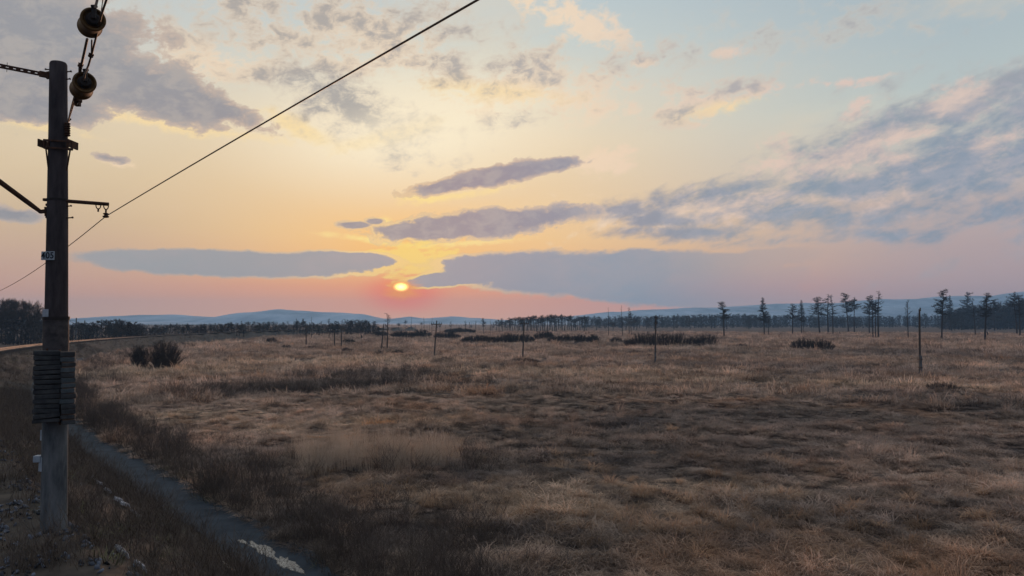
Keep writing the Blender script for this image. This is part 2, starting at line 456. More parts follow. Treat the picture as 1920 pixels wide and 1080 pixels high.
# rail direction and the axis across it, seen from the eye point
DV = Vector((-.643, .766, 0)); NV = Vector((.766, .643, 0))
def ts(x, y):
    return -.643 * x + .766 * y, .766 * x + .643 * y
def curve(t):
    return .00183 * np.maximum(0, np.minimum(t, 420) - 38) ** 2
def ts_xy(t, s):
    return t * DV.x + s * NV.x, t * DV.y + s * NV.y
def height(x, y):
    x = np.asarray(x, float); y = np.asarray(y, float)
    t, s = ts(x, y)
    se = s - curve(t)
    r_ = np.hypot(x, y)
    amp = np.clip((r_ - 6) / 30, .3, 1) * np.clip(1 - (r_ - 300) / 500, .12, 1)
    fld = ((fbm(x / 9, y / 9, 3, 3) - .5) * .55 + (fbm(x / 1.5, y / 1.5, 5, 2) - .5) * .6 * np.clip(1 - (r_ - 60) / 80, 0, 1)) * amp
    top = 2.1
    prof = np.interp(se, [-14, -9.5, -4.6, 2.55, 6.3, 6.6, 7.8, 8.1, 9.5, 10.6, 12.5], [0, 0, top, top, .30, .24, .24, .30, .05, -.1, 0])
    keep = np.interp(se, [-14, -9.5, -5, 2.5, 3.2, 6.0, 6.4, 8.0, 8.6, 14], [1, .5, .0, .0, .25, .25, 0, 0, .4, 1])
    fade = np.clip((520 - t) / 80, 0, 1)
    low = np.clip((r_ - 700) / 400, 0, 1)
    return prof * fade + fld * (keep * fade + (1 - fade)) * (1 - low)
def hz(x, y):
    return float(height(np.array([x]), np.array([y]))[0])
def gpx(px, py):
    p = G(px, py)
    p.z = hz(p.x, p.y)
    return p

# colour of the winter field by place: bleached, russet and dark patches (shared by turf and tufts)
PATCH = [  # darker sedge, drained hollows and scrub litter (photograph pixel, radii in metres along x / y)
    (1500, 690, 26, 9), (1230, 672, 16, 6), (1640, 700, 18, 8), (1800, 665, 40, 25), (1500, 790, 14, 10), (1750, 830, 16, 9), (1200, 800, 9, 6), (1400, 850, 9, 6), (1850, 760, 14, 12), (1100, 880, 6, 3),
    (600, 725, 13, 6), (690, 705, 10, 7), (480, 735, 9, 5), (740, 875, 3.4, 1.1), (880, 885, 3, 1.4), (760, 980, 3.2, 2.4), (420, 860, 3.5, 4), (600, 1010, 3.5, 3), (1650, 960, 6, 4), (1300, 1000, 4, 2)]
TAN = [(620, 680, 30, 14), (1000, 700, 26, 9), (300, 700, 22, 12), (1280, 715, 16, 5), (1000, 950, 6, 4), (1380, 925, 6, 1.8), (330, 780, 7, 5), (640, 800, 7, 4), (1650, 725, 16, 3)]
ORANGE = [(605, 826, 2.2, .8), (705, 808, 1.5, .5)]
def field_group():
    g = bpy.data.node_groups.new('field_colour', 'ShaderNodeTree')
    g.interface.new_socket('Color', in_out='OUTPUT', socket_type='NodeSocketColor')
    N = g.nodes; L = g.links
    out = N.new('NodeGroupOutput')
    geo = N.new('ShaderNodeNewGeometry')
    def noi(sc, det=5, ro=.6, st=(1, 1, 1), off=0):
        mp = N.new('ShaderNodeMapping'); mp.inputs['Scale'].default_value = st; mp.inputs['Location'].default_value = (off, off, 0)
        L.new(geo.outputs['Position'], mp.inputs[0])
        n = N.new('ShaderNodeTexNoise'); n.inputs['Scale'].default_value = sc; n.inputs['Detail'].default_value = det; n.inputs['Roughness'].default_value = ro
        n.noise_dimensions = '2D'
        L.new(mp.outputs[0], n.inputs['Vector'])
        return n.outputs[0]
    def mth(op, a, b, c=None, clamp=False):
        n = N.new('ShaderNodeMath'); n.operation = op; n.use_clamp = clamp
        for i, q in enumerate((a, b, c)):
            if q is None: continue
            if isinstance(q, (int, float)): n.inputs[i].default_value = q
            else: L.new(q, n.inputs[i])
        return n.outputs[0]
    def mix(f, a, b):
        n = N.new('ShaderNodeMix'); n.data_type = 'RGBA'; n.clamp_factor = True
        for i, q in ((0, f), (6, a), (7, b)):
            if isinstance(q, (int, float)): n.inputs[i].default_value = q
            elif isinstance(q, tuple): n.inputs[i].default_value = (*q, 1)
            else: L.new(q, n.inputs[i])
        return n.outputs[2]
    def mask(lst):
        acc = None
        for px, py, a, b in lst:
            p = G(px, py)
            mp = N.new('ShaderNodeMapping'); mp.vector_type = 'TEXTURE'
            mp.inputs['Location'].default_value = (p.x, p.y, 0); mp.inputs['Scale'].default_value = (a, b, 1e6)
            mp.inputs['Rotation'].default_value = (0, 0, -math.atan2(p.x, p.y))
            L.new(geo.outputs['Position'], mp.inputs[0])
            l = N.new('ShaderNodeVectorMath'); l.operation = 'LENGTH'; L.new(mp.outputs[0], l.inputs[0])
            v = mth('SUBTRACT', 1.0, l.outputs['Value'])
            acc = v if acc is None else mth('MAXIMUM', acc, v)
        return acc
    n1 = noi(.045, 5, .62, (1, 1, 1), 11); n2 = noi(.35, 5, .65, (1, 1, 1), 40); n3 = noi(1.9, 4, .7)
    v = mth('ADD', mth('MULTIPLY', n1, .5), mth('ADD', mth('MULTIPLY', n2, .35), mth('MULTIPLY', n3, .15)))
    r_ = N.new('ShaderNodeValToRGB'); e = r_.color_ramp.elements
    e[0].position = .36; e[0].color = (.13, .10, .085, 1); e[1].position = .66; e[1].color = (.52, .37, .275, 1)
    q = e.new(.45); q.color = (.29, .21, .155, 1)
    q = e.new(.54); q.color = (.40, .28, .21, 1)
    L.new(v, r_.inputs[0])
    c = r_.outputs[0]
    sm = mth('SUBTRACT', n2, .5)
    rs = mth('MULTIPLY', mth('SUBTRACT', noi(.12, 4, .6, (1, 1, 1), 93), .5, None), 4.0, None, True)
    c = mix(mth('MULTIPLY', rs, .65), c, (.40, .22, .125))
    mt = mth('MULTIPLY', mth('MULTIPLY_ADD', sm, 2.2, mask(TAN)), 1.5, None, True)
    c = mix(mth('MULTIPLY', mt, .6), c, (.50, .36, .25))
    md = mth('MULTIPLY', mth('MULTIPLY_ADD', sm, 2.6, mask(PATCH)), 1.8, None, True)
    c = mix(mth('MULTIPLY', md, .5), c, (.13, .11, .10))
    mo = mth('MULTIPLY', mth('MULTIPLY_ADD', sm, 1.5, mask(ORANGE)), 2.0, None, True)
    c = mix(mth('MULTIPLY', mo, .8), c, (.50, .22, .065))
    L.new(c, out.inputs[0])
    return g
FG = field_group()
def fieldmat(name, lo=.55, hi=1.35, tint=None, tf=.0, translucent=0.0, bump=False, mul=1.0):
    m, t, b = newmat(name)
    g = t.nodes.new('ShaderNodeGroup'); g.node_tree = FG
    c = g.outputs[0]
    if tint:
        mx = t.nodes.new('ShaderNodeMix'); mx.data_type = 'RGBA'; mx.inputs[0].default_value = tf
        t.links.new(c, mx.inputs[6]); mx.inputs[7].default_value = (*tint, 1); c = mx.outputs[2]
    if lo is not None:
        c = rand_mul(t, c, lo, hi)
    if mul != 1.0:
        q = t.nodes.new('ShaderNodeVectorMath'); q.operation = 'SCALE'; t.links.new(c, q.inputs[0]); q.inputs['Scale'].default_value = mul; c = q.outputs[0]
    t.links.new(c, b.inputs['Base Color'])
    b.inputs['Roughness'].default_value = .95; b.inputs['Specular IOR Level'].default_value = .08
    if translucent:
        tr = t.nodes.new('ShaderNodeBsdfTranslucent'); t.links.new(c, tr.inputs['Color'])
        ms = t.nodes.new('ShaderNodeMixShader'); ms.inputs[0].default_value = translucent
        t.links.new(b.outputs[0], ms.inputs[1]); t.links.new(tr.outputs[0], ms.inputs[2])
        t.links.new(ms.outputs[0], t.nodes['Material Output'].inputs['Surface'])
    if bump:
        geo = t.nodes.new('ShaderNodeNewGeometry')
        n = t.nodes.new('ShaderNodeTexNoise'); n.inputs['Scale'].default_value = 2.5; n.inputs['Detail'].default_value = 7; n.inputs['Roughness'].default_value = .7
        t.links.new(geo.outputs['Position'], n.inputs['Vector'])
        bp = t.nodes.new('ShaderNodeBump'); bp.inputs['Strength'].default_value = .9; bp.inputs['Distance'].default_value = .25
        t.links.new(n.outputs[0], bp.inputs['Height']); t.links.new(bp.outputs[0], b.inputs['Normal'])
    return m
M_field = fieldmat('winter_turf', None, None, (.06, .045, .038), .72, bump=True)
M_tuft = fieldmat('dry_sedge', .55, 2.35, translucent=.4)
M_slope = mat('weedy_bank', (.035, .028, .024), (.10, .078, .06), 1.6, .95, .6, coords='Object')
M_reed = fieldmat('pale_reeds', .9, 1.5, (.46, .36, .27), .85, translucent=.35)
M_brush = mat('dead_brush', (.07, .053, .044), (.16, .115, .088), .4, .95)
M_bushy = mat('brown_bush_twigs', (.055, .042, .036), (.12, .088, .07), .8, .95)
M_weed = mat('bank_weeds', (.07, .052, .04), (.17, .125, .09), .6, .95)
M_fern = mat('green_moss', (.10, .095, .045), (.2, .18, .09), .6, .95)
M_track = mat('wet_gravel_track', (.022, .028, .036), (.055, .066, .080), 1.3, .8, .5, spec=.12)
M_ball = mat('grey_ballast', (.013, .013, .014), (.04, .039, .038), 5.0, 1.0, .9, spec=.0)

# ------------------------------------------------------------------ ground
ang = np.concatenate([np.linspace(-46, 46, 420), np.linspace(46, 314, 90)[1:-1]])
ang = np.radians(ang)
rr = [1.0]
while rr[-1] < 2720:
    rr.append(rr[-1] * (1.016 if rr[-1] < 130 else 1.05) + .02)
rr = np.array(rr)
A, RR = np.meshgrid(ang, rr)
X = np.sin(A) * RR; Y = np.cos(A) * RR
Z = height(X, Y)
nr, na = X.shape
V = np.stack([X, Y, Z], -1).reshape(-1, 3)
idx = np.arange(nr * na).reshape(nr, na)
Fq = np.stack([idx[:-1], np.roll(idx, -1, 1)[:-1], np.roll(idx, -1, 1)[1:], idx[1:]], -1).reshape(-1, 4)
V = np.vstack([V, [[0, 0, hz(0, 0)]]])
me = npmesh('field_ground', V, Fq, M_field)
bm = bmesh.new(); bm.from_mesh(me); bm.verts.ensure_lookup_table()
cv = bm.verts[len(V) - 1]
for k in range(na):
    bm.faces.new((cv, bm.verts[(k + 1) % na], bm.verts[k]))
bmesh.ops.recalc_face_normals(bm, faces=bm.faces)
bm.to_mesh(me); bm.free()
me.materials.append(M_slope)
# the railway bank carries its own weedy soil
pc = np.empty(len(me.polygons) * 3, np.float32); me.polygons.foreach_get('center', pc); pc = pc.reshape(-1, 3)
tt, ss_ = ts(pc[:, 0], pc[:, 1]); se = ss_ - curve(tt)
me.polygons.foreach_set('material_index', ((se > -9.6) & (se < 9.3 + (vnoise(tt / 3, se / 3, 4) - .5) * 2) & (tt < 420)).astype(np.int32))
me.polygons.foreach_set('use_smooth', np.ones(len(me.polygons), bool))
ground = meshobj('ground', me)
tag(ground, kind='structure')

def strip(name, t0, t1, s0, s1, m, lift, nt=160, ns=8, wob=0.0, seed=0, tcurve=True):
    t = np.linspace(t0, t1, nt); s = np.linspace(0, 1, ns)
    T, S = np.meshgrid(t, s, indexing='ij')
    lo = s0 + (vnoise(T / 1.7, T * 0, seed) - .5) * wob; hi = s1 + (vnoise(T / 1.3, T * 0 + 9, seed + 3) - .5) * wob
    SS = lo + (hi - lo) * S + curve(T)
    X = T * DV.x + SS * NV.x; Y = T * DV.y + SS * NV.y
    Z = height(X, Y) + lift
    idx = np.arange(nt * ns).reshape(nt, ns)
    Fq = np.stack([idx[:-1, :-1], idx[:-1, 1:], idx[1:, 1:], idx[1:, :-1]], -1).reshape(-1, 4)
    return npmesh(name, np.stack([X, Y, Z], -1).reshape(-1, 3), Fq, m)
o = meshobj('track', strip('dirt_track', -6, 330, 6.36, 7.92, M_track, .03, 420, 8, .35, 2)); tag(o, kind='structure')
o = meshobj('ballast_bed', strip('ballast_bed', -20, 430, -4.4, 1.25, M_ball, .05, 460, 10, .25, 6)); tag(o, kind='structure')

# hills behind everything
M_hill = mat('snowy_hills_haze_tint', (.20, .26, .32), (.46, .54, .62), .012, .95, 0, coords='Object', stretch=(1, .5, 2))  # wood and snow tones, with the blue of distant haze tinted in
def ridge(name, prof, D, depth, m, seed):
    xs = np.linspace(-650, 2570, 420)
    ys = np.interp(xs, [p[0] for p in prof], [p[1] for p in prof])
    ys = ys + (fbm(xs / 26, xs * 0, seed, 4) - .5) * 2.0
    rows = 14
    Vv = []
    for j in range(rows):
        q = j / (rows - 1)
        k = math.sin(min(q * 1.35, 1) * math.pi / 2) if q < .75 else math.cos((q - .75) / .25 * math.pi / 2)
        d = D - depth + q * depth * 1.33
        for i, x in enumerate(xs):
            H = CZ + (HZ - ys[i]) / F * D
            wob = (fbm(np.array([x / 70 + 3]), np.array([q * 3.0]), seed + 5, 3)[0] - .5) * .3 * math.sin(q * math.pi)
            Vv.append(((x - 960) / F * D, d, max(-1, H * max(0, k + wob * (1 if q < .7 else 0))) - (.5 if k < .02 else 0)))
    n = len(xs)
    idx = np.arange(rows * n).reshape(rows, n)
    Fq = np.stack([idx[:-1, :-1], idx[:-1, 1:], idx[1:, 1:], idx[1:, :-1]], -1).reshape(-1, 4)
    me = npmesh(name, Vv, Fq, m)
    me.polygons.foreach_set('use_smooth', np.ones(len(me.polygons), bool))
    o = meshobj(name, me); tag(o, kind='structure')
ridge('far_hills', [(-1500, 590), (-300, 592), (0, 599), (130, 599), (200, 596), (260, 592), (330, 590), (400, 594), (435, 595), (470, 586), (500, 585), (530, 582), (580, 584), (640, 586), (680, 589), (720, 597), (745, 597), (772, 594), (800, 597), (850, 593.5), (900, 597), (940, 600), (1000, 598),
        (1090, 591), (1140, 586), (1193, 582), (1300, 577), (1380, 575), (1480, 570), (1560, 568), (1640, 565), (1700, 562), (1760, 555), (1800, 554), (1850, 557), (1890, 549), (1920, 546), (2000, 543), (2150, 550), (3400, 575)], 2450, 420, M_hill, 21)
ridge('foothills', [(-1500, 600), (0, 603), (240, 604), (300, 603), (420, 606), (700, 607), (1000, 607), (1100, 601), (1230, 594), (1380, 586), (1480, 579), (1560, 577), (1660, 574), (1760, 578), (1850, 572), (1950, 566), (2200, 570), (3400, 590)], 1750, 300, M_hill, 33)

# ------------------------------------------------------------------ scatter (ground cover only)
def points_obj(name, pos, rot, scl, idx, protos, kind='stuff', mat_=None):
    me = bpy.data.meshes.new(name)
    n = len(pos)
    me.vertices.add(n); me.vertices.foreach_set('co', np.asarray(pos, np.float32).ravel())
    for nm, a in (('rot', rot), ('scl', scl)):
        at = me.attributes.new(nm, 'FLOAT_VECTOR', 'POINT'); at.data.foreach_set('vector', np.asarray(a, np.float32).ravel())
    at = me.attributes.new('pick', 'INT', 'POINT'); at.data.foreach_set('value', np.asarray(idx, np.int32))
    o = meshobj(name, me)
    g = bpy.data.node_groups.new(name + '_scatter', 'GeometryNodeTree')
    g.interface.new_socket('Geometry', in_out='INPUT', socket_type='NodeSocketGeometry')
    g.interface.new_socket('Geometry', in_out='OUTPUT', socket_type='NodeSocketGeometry')
    N, L = g.nodes, g.links
    gi = N.new('NodeGroupInput'); go = N.new('NodeGroupOutput')
    iop = N.new('GeometryNodeInstanceOnPoints'); jn = N.new('GeometryNodeJoinGeometry')
    for pr in reversed(protos):
        oi = N.new('GeometryNodeObjectInfo'); oi.inputs['Object'].default_value = pr; oi.inputs['As Instance'].default_value = True
        L.new(oi.outputs['Geometry'], jn.inputs[0])
    def na_(nm, ty):
        q = N.new('GeometryNodeInputNamedAttribute'); q.data_type = ty; q.inputs['Name'].default_value = nm
        return q.outputs['Attribute']
    L.new(gi.outputs[0], iop.inputs['Points']); L.new(jn.outputs[0], iop.inputs['Instance'])
    iop.inputs['Pick Instance'].default_value = True
    L.new(na_('pick', 'INT'), iop.inputs['Instance Index'])
    L.new(na_('rot', 'FLOAT_VECTOR'), iop.inputs['Rotation']); L.new(na_('scl', 'FLOAT_VECTOR'), iop.inputs['Scale'])
    L.new(iop.outputs[0], go.inputs[0])
    md = o.modifiers.new('scatter', 'NODES'); md.node_group = g
    tag(o, kind=kind)
    return o
rng = np.random.default_rng(11)
def blades(n, rad, L0, L1, droop0, droop1, wid, seg=3, heading=None, spread=math.pi, lean0=.15, lean1=.9):
    V, Fq = [], []
    for i in range(n):
        a = rng.uniform(0, 2 * math.pi); r_ = rad * math.sqrt(rng.uniform())
        p = np.array([math.cos(a) * r_, math.sin(a) * r_, -.04])
        h = (a if heading is None else heading) + rng.normal() * (.7 if heading is None else spread)
        L = rng.uniform(L0, L1); dr = rng.uniform(droop0, droop1)
        th = math.pi / 2 - rng.uniform(lean0, lean1)       # starting pitch
        side = np.array([-math.sin(h), math.cos(h), 0])
        wv = wid * rng.uniform(.6, 1.3)
        base = len(V)
        for k in range(seg + 1):
            q = k / seg
            ww = wv * (1 - q * .85)
            V.append(p - side * ww / 2); V.append(p + side * ww / 2)
            stp = L / seg
            d = np.array([math.cos(h) * math.cos(th), math.sin(h) * math.cos(th), math.sin(th)])
            p = p + d * stp
            if p[2] < .02 and k > 0: p[2] = .02 + rng.uniform(0, .03)
            th -= dr / seg
        for k in range(seg):
            b = base + 2 * k
            Fq.append((b, b + 1, b + 3, b + 2))
    return V, Fq
def proto(name, V, Fq, m):
    return bpy.data.objects.new(name, npmesh(name, V, Fq, m))
tufts = [proto('tuft_a', *blades(90, .15, .30, .55, 2.0, 3.4, .020, 4, None, 0, .1, .8), M_tuft),
         proto('tuft_b', *blades(80, .20, .25, .50, 1.8, 3.2, .022, 4, None, 0, .2, 1.0), M_tuft),
         proto('tuft_c', *blades(80, .26, .28, .55, 2.0, 3.2, .020, 4, 0.6, 1.1, .2, 1.1), M_tuft),
         proto('tuft_d', *blades(60, .32, .25, .5, .9, 2.0, .020, 3, 2.2, 1.3, .7, 1.4), M_tuft),
         proto('tuft_e', *blades(40, .13, .40, .80, .5, 1.6, .012, 3, None, 0, .05, .45), M_tuft)]
def clump(n, R_, L0, L1):
    """broad clump used farther out, where single blades melt together"""
    return blades(n, R_, L0, L1, 1.0, 2.4, .045, 3)
tufts += [proto('tuft_f', *clump(70, .8, .4, .8), M_tuft), proto('tuft_g', *clump(70, .9, .35, .7), M_tuft)]
M_straw = fieldmat('straw_sedge', .7, 1.6, (.52, .33, .20), .5, translucent=.4)
tufts += [proto('tuft_h', *blades(120, .16, .30, .58, 1.8, 3.2, .018, 4, None, 0, .05, .7), M_straw)]
def in_bank(x, y):
    t, s = ts(x, y); se = s - curve(t)
    return se
def scatter_field(r0, r1, dens, amax, big):
    n = int(math.radians(2 * amax) / 2 * (r1 ** 2 - r0 ** 2) * dens)
    r_ = np.sqrt(rng.uniform(r0 ** 2, r1 ** 2, n)); a = np.radians(rng.uniform(-amax, amax, n))
    x = np.sin(a) * r_; y = np.cos(a) * r_
    dn = fbm(x / 2.4, y / 2.4, 51, 3)
    keep = (in_bank(x, y) > 8.3 + (vnoise(x / 2, y / 2, 8) - .5) * 1.5) & ((dn + (vnoise(x / .7, y / .7, 61) - .5) * .42) > rng.uniform(.30, .54, n))
    x, y, dn = x[keep], y[keep], dn[keep]
    n = len(x)
    cl = vnoise(x / 1.15, y / 1.15, 33) * .65 + vnoise(x / .5, y / .5, 35) * .35
    kk = cl > rng.uniform(.08, .5, n); x, y, dn, cl = x[kk], y[kk], dn[kk], cl[kk]; n = len(x)
    wind = fbm(x / 14, y / 14, 71, 2) * 5.0
    rot = np.stack([rng.normal(0, .16, n), rng.normal(0, .16, n), wind + rng.uniform(-2.4, 2.4, n)], -1)
    s = rng.uniform(.55, 1.45, n) * (.5 + dn * .6) * (.5 + 1.15 * cl)
    scl = np.stack([s * rng.uniform(.9, 1.3, n), s, s * rng.uniform(.65, 1.25, n)], -1)
    lie = fbm(x / 7, y / 7, 91, 3)
    if big:
        idx = 5 + (rng.uniform(size=n) > .5).astype(int)
    else:
        u = rng.uniform(size=n)
        idx = np.where(lie > .54, np.where(u < .6, 3, 2), np.where(u < .42, 0, np.where(u < .8, 1, 2)))
        idx = np.where((u > .97) & (lie < .56), 4, idx)
    z = height(x, y)
    return np.stack([x, y, z], -1), rot, scl, idx
parts = [scatter_field(9, 45, 26, 43, False), scatter_field(45, 95, 11.0, 40, False), scatter_field(60, 170, 2.0, 40, True), scatter_field(150, 420, .45, 39, True)]
n_ = 30000
r1_ = np.sqrt(rng.uniform(10 ** 2, 60 ** 2, n_)); a1_ = np.radians(rng.uniform(-43, 43, n_)); x_ = np.sin(a1_) * r1_; y_ = np.cos(a1_) * r1_
k_ = in_bank(x_, y_) > 8.0; x_, y_ = x_[k_], y_[k_]; s_ = rng.uniform(.45, .8, len(x_))
parts.append((np.stack([x_, y_, height(x_, y_)], -1), np.stack([x_ * 0, x_ * 0, rng.uniform(0, 6.28, len(x_))], -1), np.stack([s_ * 1.5, s_ * 1.5, s_ * .55], -1), rng.choice([3, 2, 1], len(x_))))
xs_, ys_ = [], []
for (px, py, a_, b_, n_) in [(980, 960, 5, 3, 60), (1150, 985, 4, 2, 40), (700, 930, 3, 2, 40), (860, 940, 3, 2, 36), (1330, 930, 4, 2, 40), (1420, 1000, 4, 3, 44), (1700, 980, 5, 3, 40), (1010, 880, 3, 1.2, 24), (640, 800, 6, 3, 50), (880, 790, 6, 3, 50), (420, 790, 5, 4, 46), (350, 730, 9, 6, 60), (560, 905, 2.5, 1.5, 26), (1200, 930, 9, 6, 60), (1600, 900, 10, 6, 50), (900, 850, 10, 6, 60)]:
    n_ = int(n_ * .55); g_ = G(px, py); xs_.append(g_.x + rng.normal(0, a_ * .55, n_)); ys_.append(g_.y + rng.normal(0, b_ * .55, n_))
x_, y_ = np.concatenate(xs_), np.concatenate(ys_); k_ = in_bank(x_, y_) > 8.6; x_, y_ = x_[k_], y_[k_]; s_ = rng.uniform(.65, 1.5, len(x_))
parts.append((np.stack([x_, y_, height(x_, y_)], -1), np.stack([rng.normal(0, .15, len(x_)), rng.normal(0, .15, len(x_)), rng.uniform(0, 6.28, len(x_))], -1), np.stack([s_, s_, s_ * rng.uniform(.8, 1.2, len(x_))], -1), np.full(len(x_), 7)))
parts[3][2][:] *= 1.5
pos, rot, scl, idx = [np.concatenate(q) for q in zip(*parts)]
points_obj('dry_grass', pos, rot, scl, idx, tufts)

# upright dead stems: brush by the track, weeds on the bank, reeds
def stems(n, rad, h0, h1, wid, side_n, lean=.25, bend=.3):
    V, Fq = [], []
    def bar(p0, p1, w_):
        d = p1 - p0; a = rng.uniform(0, math.pi)
        sd_ = np.array([math.cos(a), math.sin(a), 0]) * w_ / 2
        b = len(V)
        V.extend([p0 - sd_, p0 + sd_, p1 + sd_ * .4, p1 - sd_ * .4]); Fq.append((b, b + 1, b + 2, b + 3))
    for i in range(n):
        a = rng.uniform(0, 2 * math.pi); r_ = rad * math.sqrt(rng.uniform())
        p = np.array([math.cos(a) * r_, math.sin(a) * r_, -.05])
        h = rng.uniform(h0, h1); ln = rng.normal(0, lean, 2)
        q = p + np.array([ln[0] * h * .5, ln[1] * h * .5, h * .55]); bar(p, q, wid)
        ln2 = ln + rng.normal(0, bend, 2)
        e = q + np.array([ln2[0] * h * .45, ln2[1] * h * .45, h * .45]); bar(q, e, wid * .7)
        for k in range(side_n):
            f = rng.uniform(.25, 1); s0 = q + (e - q) * f if rng.uniform() > .4 else p + (q - p) * f
            an = rng.uniform(0, 2 * math.pi); l = h * rng.uniform(.15, .4)
            bar(s0, s0 + np.array([math.cos(an) * l * .6, math.sin(an) * l * .6, l * rng.uniform(.4, 1)]), wid * .5)
    return V, Fq
brushp = [proto('brush_a', *stems(26, .45, .7, 1.5, .016, 7), M_brush), proto('brush_b', *stems(22, .4, .5, 1.2, .015, 9, .35), M_brush), proto('brush_c', *stems(30, .5, .5, 1.0, .013, 6, .4), M_weed)]
weedp = [proto('weed_a', *stems(20, .3, .3, .75, .012, 5, .35), M_weed), proto('weed_b', *stems(16, .25, .25, .6, .012, 7, .45), M_brush), proto('weed_c', *blades(40, .3, .25, .55, 1.2, 2.4, .014, 3), M_weed), proto('weed_d', *blades(40, .25, .2, .4, 1.0, 2.4, .018, 3), M_fern)]
reedp = [proto('reed_a', *stems(40, .4, 1.0, 1.7, .012, 1, .08, .15), M_reed), proto('reed_b', *stems(34, .4, .8, 1.5, .012, 2, .12, .2), M_reed)]
def simple_scatter(name, x, y, protos, smin, smax, probs=None, tilt=.08, zoff=0):
    n = len(x)
    s = rng.uniform(smin, smax, n)
    rot = np.stack([rng.normal(0, tilt, n), rng.normal(0, tilt, n), rng.uniform(0, 6.28, n)], -1)
    idx = rng.choice(len(protos), n, p=probs)
    return points_obj(name, np.stack([x, y, height(x, y) + zoff], -1), rot, np.stack([s, s, s * rng.uniform(.8, 1.2, n)], -1), idx, protos)
def band(t0, t1, s0, s1, dens, seed, th0=.25, th1=.6, sc=2.0):
    n = int((t1 - t0) * (s1 - s0) * dens)
    t = rng.uniform(t0, t1, n); s = rng.uniform(s0, s1, n)
    k = fbm(t / sc, s / sc, seed, 3) > rng.uniform(th0, th1, n)
    t, s = t[k], s[k]; s = s + curve(t)
    return t * DV.x + s * NV.x, t * DV.y + s * NV.y
def disk(px, py, a, b, dens, rotv=None):
    p = G(px, py)
    n = int(math.pi * a * b * dens)
    r_ = np.sqrt(rng.uniform(0, 1, n)) ; th = rng.uniform(0, 6.283, n)
    r_ = r_ * (.75 + .5 * vnoise(np.cos(th) * 2 + 7, np.sin(th) * 2, 3))
    u, v = r_ * np.cos(th) * a, r_ * np.sin(th) * b
    q = -math.atan2(p.x, p.y) if rotv is None else rotv
    return p.x + u * math.cos(q) - v * math.sin(q), p.y + u * math.sin(q) + v * math.cos(q)
bx = [band(2, 75, 8.1, 10.4, 3.0, 5, .2, .5), band(2, 46, 10.0, 12.4, .8, 6, .35, .66), band(75, 200, 8.4, 14, .5, 7)]
bx += [disk(560, 733, 11, 3.6, 1.6), disk(690, 708, 9, 5, .9), disk(770, 722, 8, 3, .6), disk(440, 742, 7, 3, .8), disk(760, 1010, 2.6, 1.8, 1.6), disk(800, 888, 2.6, .7, 2.0)]
xx = np.concatenate([b[0] for b in bx]); yy = np.concatenate([b[1] for b in bx])
simple_scatter('brush', xx, yy, brushp, .55, 1.1, [.4, .35, .25])
bx = [band(4, 60, 7.75, 9.2, 4, 19, .1, .45), band(2, 70, 1.1, 2.9, 5, 18, .34, .62), band(4, 70, 2.75, 6.3, 7.0, 15, .15, .5), band(70, 150, 1.4, 6.2, 2.4, 16, .15, .5), band(150, 330, 1.4, 6, .8, 16, .1, .5), band(0, 120, -9.5, -4.8, .8, 17), band(6, 70, 6.1, 6.5, 4, 21, .3, .65), band(6, 70, 7.75, 8.3, 5, 22, .2, .6)]
xx = np.concatenate([b[0] for b in bx]); yy = np.concatenate([b[1] for b in bx])
simple_scatter('bank_weeds', xx, yy, weedp, .6, 1.2, [.38, .3, .26, .06])
bx = [disk(700, 880, 3.4, 1.5, 5), disk(600, 872, 1.6, 1.0, 4), disk(790, 870, 1.8, .9, 4), disk(660, 845, 2.6, 1.0, 3)]
xx = np.concatenate([b[0] for b in bx]); yy = np.concatenate([b[1] for b in bx])
simple_scatter('reeds', xx, yy, reedp, .55, .95)
# loose ballast stones and crusts of old snow on the shoulder
def stone(seed):
    bm = bmesh.new(); bmesh.ops.create_icosphere(bm, subdivisions=1, radius=.5)
    r_ = random.Random(seed)
    for v in bm.verts:
        v.co *= r_.uniform(.5, 1.15); v.co.z *= .55; v.co.x *= 1.25
    V = [tuple(v.co) for v in bm.verts]; Fq = [tuple(v.index for v in f.verts) for f in bm.faces]; bm.free()
    return V, Fq
m_st, t_, b_ = newmat('loose_stones')
rgb = t_.nodes.new('ShaderNodeRGB'); rgb.outputs[0].default_value = (.06, .066, .08, 1)
t_.links.new(rand_mul(t_, rgb.outputs[0], .1, 2.6), b_.inputs['Base Color']); b_.inputs['Roughness'].default_value = .9
stp = [proto('stone_%d' % k, *stone(k), m_st) for k in range(4)]
x, y = band(-3, 46, .4, 2.8, 52, 25, .42, .66, .5)
x2, y2 = band(4, 30, 2.5, 4.2, 10, 26, .3, .7, .8)
simple_scatter('ballast_stones', np.concatenate([x, x2]), np.concatenate([y, y2]), stp, .03, .15, None, .7, .02)

